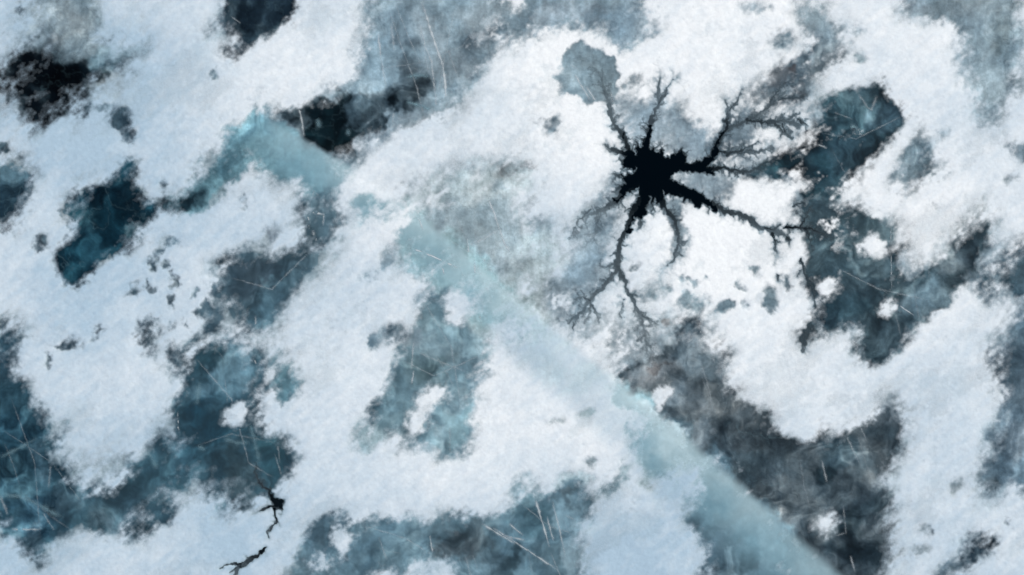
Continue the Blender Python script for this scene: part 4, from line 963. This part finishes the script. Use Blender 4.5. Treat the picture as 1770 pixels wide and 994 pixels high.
# ------------------------------------------------------------------ white fractures in the ice (parts of the lake)
rc_w = random.Random(8)
CR = [([(653, 56), (659, 103)], 1.8, .5), ([(729, 3), (749, 66), (765, 110), (769, 140), (772, 186)], 2.2, .75), ([(724, 33), (735, 80), (746, 106), (752, 160), (757, 206)], 1.6, .45),
      ([(702, 134), (722, 130), (742, 132)], 2.4, .45), ([(702, 176), (730, 183), (752, 194)], 2.4, .55), ([(515, 181), (521, 205), (526, 236)], 1.9, .5),
      ([(658, 100), (668, 150)], 1.6, .3), ([(676, 40), (682, 90)], 2.2, .3), ([(543, 330), (530, 363), (535, 396)], 2.2, .5), ([(560, 336), (559, 390)], 1.6, .45), ([(516, 361), (540, 366), (560, 371)], 1.8, .7),
      ([(540, 398), (550, 424)], 1.8, .35), ([(695, 345), (694, 412)], 2.0, .5), ([(714, 357), (723, 374), (732, 398)], 2.0, .7), ([(699, 425), (745, 442), (792, 463)], 1.5, .85), ([(762, 452), (768, 475)], 1.2, .7),
      ([(838, 330), (852, 363), (872, 420), (890, 450)], 2.0, .6), ([(807, 410), (812, 446)], 1.6, .5), ([(819, 443), (825, 523), (834, 566)], 1.6, .5), ([(715, 590), (711, 640)], 1.6, .35), ([(805, 426), (835, 413), (865, 396)], 2.0, .4),
      ([(1192, 536), (1212, 576), (1220, 594)], 1.4, .75), ([(1200, 538), (1222, 590), (1235, 626)], 1.4, .6), ([(422, 586), (436, 612), (448, 641)], 1.6, .6), ([(430, 584), (450, 622)], 1.2, .45), ([(442, 545), (442, 580)], 1.6, .35),
      ([(833, 905), (860, 922), (892, 940)], 2.0, .55), ([(924, 858), (938, 905), (950, 946)], 1.8, .65), ([(955, 866), (966, 910), (978, 965)], 1.6, .4), ([(945, 892), (957, 935)], 1.5, .45), ([(862, 918), (910, 950), (964, 985)], 1.6, .5),
      ([(852, 912), (872, 926), (908, 934)], 1.6, .45), ([(880, 905), (905, 926)], 1.5, .45), ([(0, 791), (20, 781), (34, 774), (64, 757)], 2.4, .32), ([(0, 855), (34, 858), (67, 872), (90, 886), (111, 895)], 2.6, .35), ([(20, 915), (70, 915)], 1.8, .4),
      ([(0, 856), (14, 890)], 2.2, .25), ([(386, 757), (410, 766), (432, 764)], 2.6, .3), ([(423, 700), (436, 745), (450, 804)], 3.0, .3), ([(345, 660), (340, 700)], 2.8, .3), ([(250, 775), (262, 790), (272, 812)], 2.6, .25),
      ([(188, 919), (198, 942)], 1.6, .5), ([(1396, 246), (1412, 249), (1430, 256)], 2.0, .45), ([(1469, 219), (1484, 222)], 3.0, .6), ([(1473, 229), (1492, 233)], 2.2, .5), ([(1479, 226), (1494, 226)], 2.0, .5),
      ([(1482, 160), (1500, 186), (1506, 190), (1516, 165)], 2.2, .25), ([(1420, 795), (1430, 834)], 1.6, .3), ([(1457, 872), (1463, 925)], 1.4, .15), ([(1470, 960), (1478, 990)], 1.6, .3), ([(307, 712), (309, 760)], 1.3, .45), ([(712, 664), (714, 650), (715, 640)], 1.5, .5),
      ([(1540, 370), (1541, 505)], .9, .4), ([(556, 952), (572, 985)], 1.8, .35), ([(743, 925), (748, 955)], 1.5, .45), ([(399, 28), (416, 40)], 1.6, .3), ([(1428, 885), (1455, 898)], 1.4, .3), ([(340, 770), (356, 778)], 2.4, .3),
      ([(548, 205), (553, 222)], 2.4, .35), ([(600, 222), (604, 236)], 2.6, .35), ([(625, 224), (632, 250)], 2.6, .3), ([(680, 195), (678, 222)], 2.0, .4), ([(1555, 528), (1580, 545)], 1.0, .6), ([(1424, 912), (1448, 925), (1462, 920)], 1.6, .18)]
CR += [([(993, 128), (1006, 150), (1021, 174)], 1.8, .55), ([(1012, 148), (1024, 166), (1036, 182)], 1.6, .5), ([(985, 112), (1000, 120)], 1.4, .35), ([(1056, 160), (1060, 180)], 1.4, .5)]
for long_ in ([(670, 10), (690, 70), (720, 150), (735, 210)], [(790, 0), (770, 90), (752, 190)], [(840, 20), (800, 80), (720, 110), (640, 120)], [(760, 320), (800, 400), (860, 480), (890, 560)],
              [(900, 330), (880, 400), (820, 470)], [(720, 500), (780, 600), (800, 720)], [(690, 620), (750, 650), (840, 610)], [(20, 690), (60, 800), (70, 930)], [(0, 740), (90, 800), (150, 880)],
              [(330, 610), (400, 690), (430, 800), (480, 830)], [(340, 770), (400, 750), (500, 770)], [(600, 900), (700, 930), (790, 985)], [(900, 870), (950, 910), (1000, 925)], 
              [(1420, 230), (1480, 240), (1560, 200)], [(1440, 460), (1520, 500), (1610, 520)], [(400, 480), (470, 500), (540, 430)]):
    CR.append((long_, rc_w.uniform(1.0, 1.8), rc_w.uniform(.10, .22)))
rc = random.Random(4)
for (cx_, cy_, rx_, ry_, n_) in [(720, 90, 90, 90, 12), (830, 400, 90, 70, 12), (900, 920, 100, 50, 10), (560, 350, 30, 40, 6), (740, 650, 60, 80, 6), (420, 700, 60, 110, 7),
                                 (60, 820, 60, 80, 6), (450, 520, 50, 40, 4), (1460, 760, 80, 70, 6), (1500, 520, 80, 50, 6), (1470, 230, 50, 50, 4), (680, 940, 90, 30, 6), (1220, 600, 40, 50, 5)]:
    for _ in range((n_ * 2) // 3):
        a_ = rc.choice((rc.gauss(1.4, .15), rc.gauss(1.25, .2), rc.gauss(1.3, .2), rc.gauss(.5, .2))); L_ = rc.uniform(25, 130)
        x_, y_ = cx_ + rc.uniform(-rx_, rx_), cy_ + rc.uniform(-ry_, ry_); b_ = rc.uniform(-.12, .12)
        CR.append(([(x_, y_), (x_ + math.cos(a_) * L_ / 2, y_ + math.sin(a_) * L_ / 2), (x_ + math.cos(a_) * L_ / 2 + math.cos(a_ + b_) * L_ / 2, y_ + math.sin(a_) * L_ / 2 + math.sin(a_ + b_) * L_ / 2)],
                   rc.uniform(.9, 1.7), rc.uniform(.07, .22)))
def crack(path, wd, k):
    pts = []
    for (xa, ya), (xb, yb) in zip(path[:-1], path[1:]):
        L = math.hypot(xb - xa, yb - ya); m_ = max(2, int(L / 5))
        for i in range(m_): pts.append((xa + (xb - xa) * i / m_ + rc.uniform(-.5, .5), ya + (yb - ya) * i / m_ + rc.uniform(-.5, .5)))
    pts.append(path[-1])
    P_ = np.array(pts); T = np.gradient(P_, axis=0); T /= np.linalg.norm(T, axis=1)[:, None] + 1e-9
    N_ = np.stack([-T[:, 1], T[:, 0]], 1); m_ = len(P_)
    tt = np.linspace(0, 1, m_); taper = np.clip(np.minimum(tt, 1 - tt) * 6, .15, 1)
    vv_, fr2 = [], []
    wj = np.array([rc.uniform(.6, 1.3) for _ in range(m_)])
    wd_ = wd * (1.9 if wd >= 2.4 else 1.35)
    for o_, f_ in ((-1.6, 0), (-.9, .22), (-.4, .7), (0, 1), (.4, .7), (.9, .22), (1.6, 0)):
        q = P_ + N_ * (o_ * wd_ * .9 * wj)[:, None]; vv_.append(q); fr2.append(f_ * k * taper * np.clip(wj, .6, 1.1))
    V = np.stack(vv_, 1); A = np.stack(fr2, 1)
    Z = ridge_z(*band_coords(V[..., 0], V[..., 1])) + .0062
    grid_mesh("fracture", wx(V[..., 0]), wy(V[..., 1]), Z, np.ones((m_ - 1, 6), bool), {"frost": A, "milk": np.full(A.shape, 0.0 if wd >= 2.4 else 1.0)}, M_crack, ice)
for path, wd, k in CR: crack(path, wd, k)
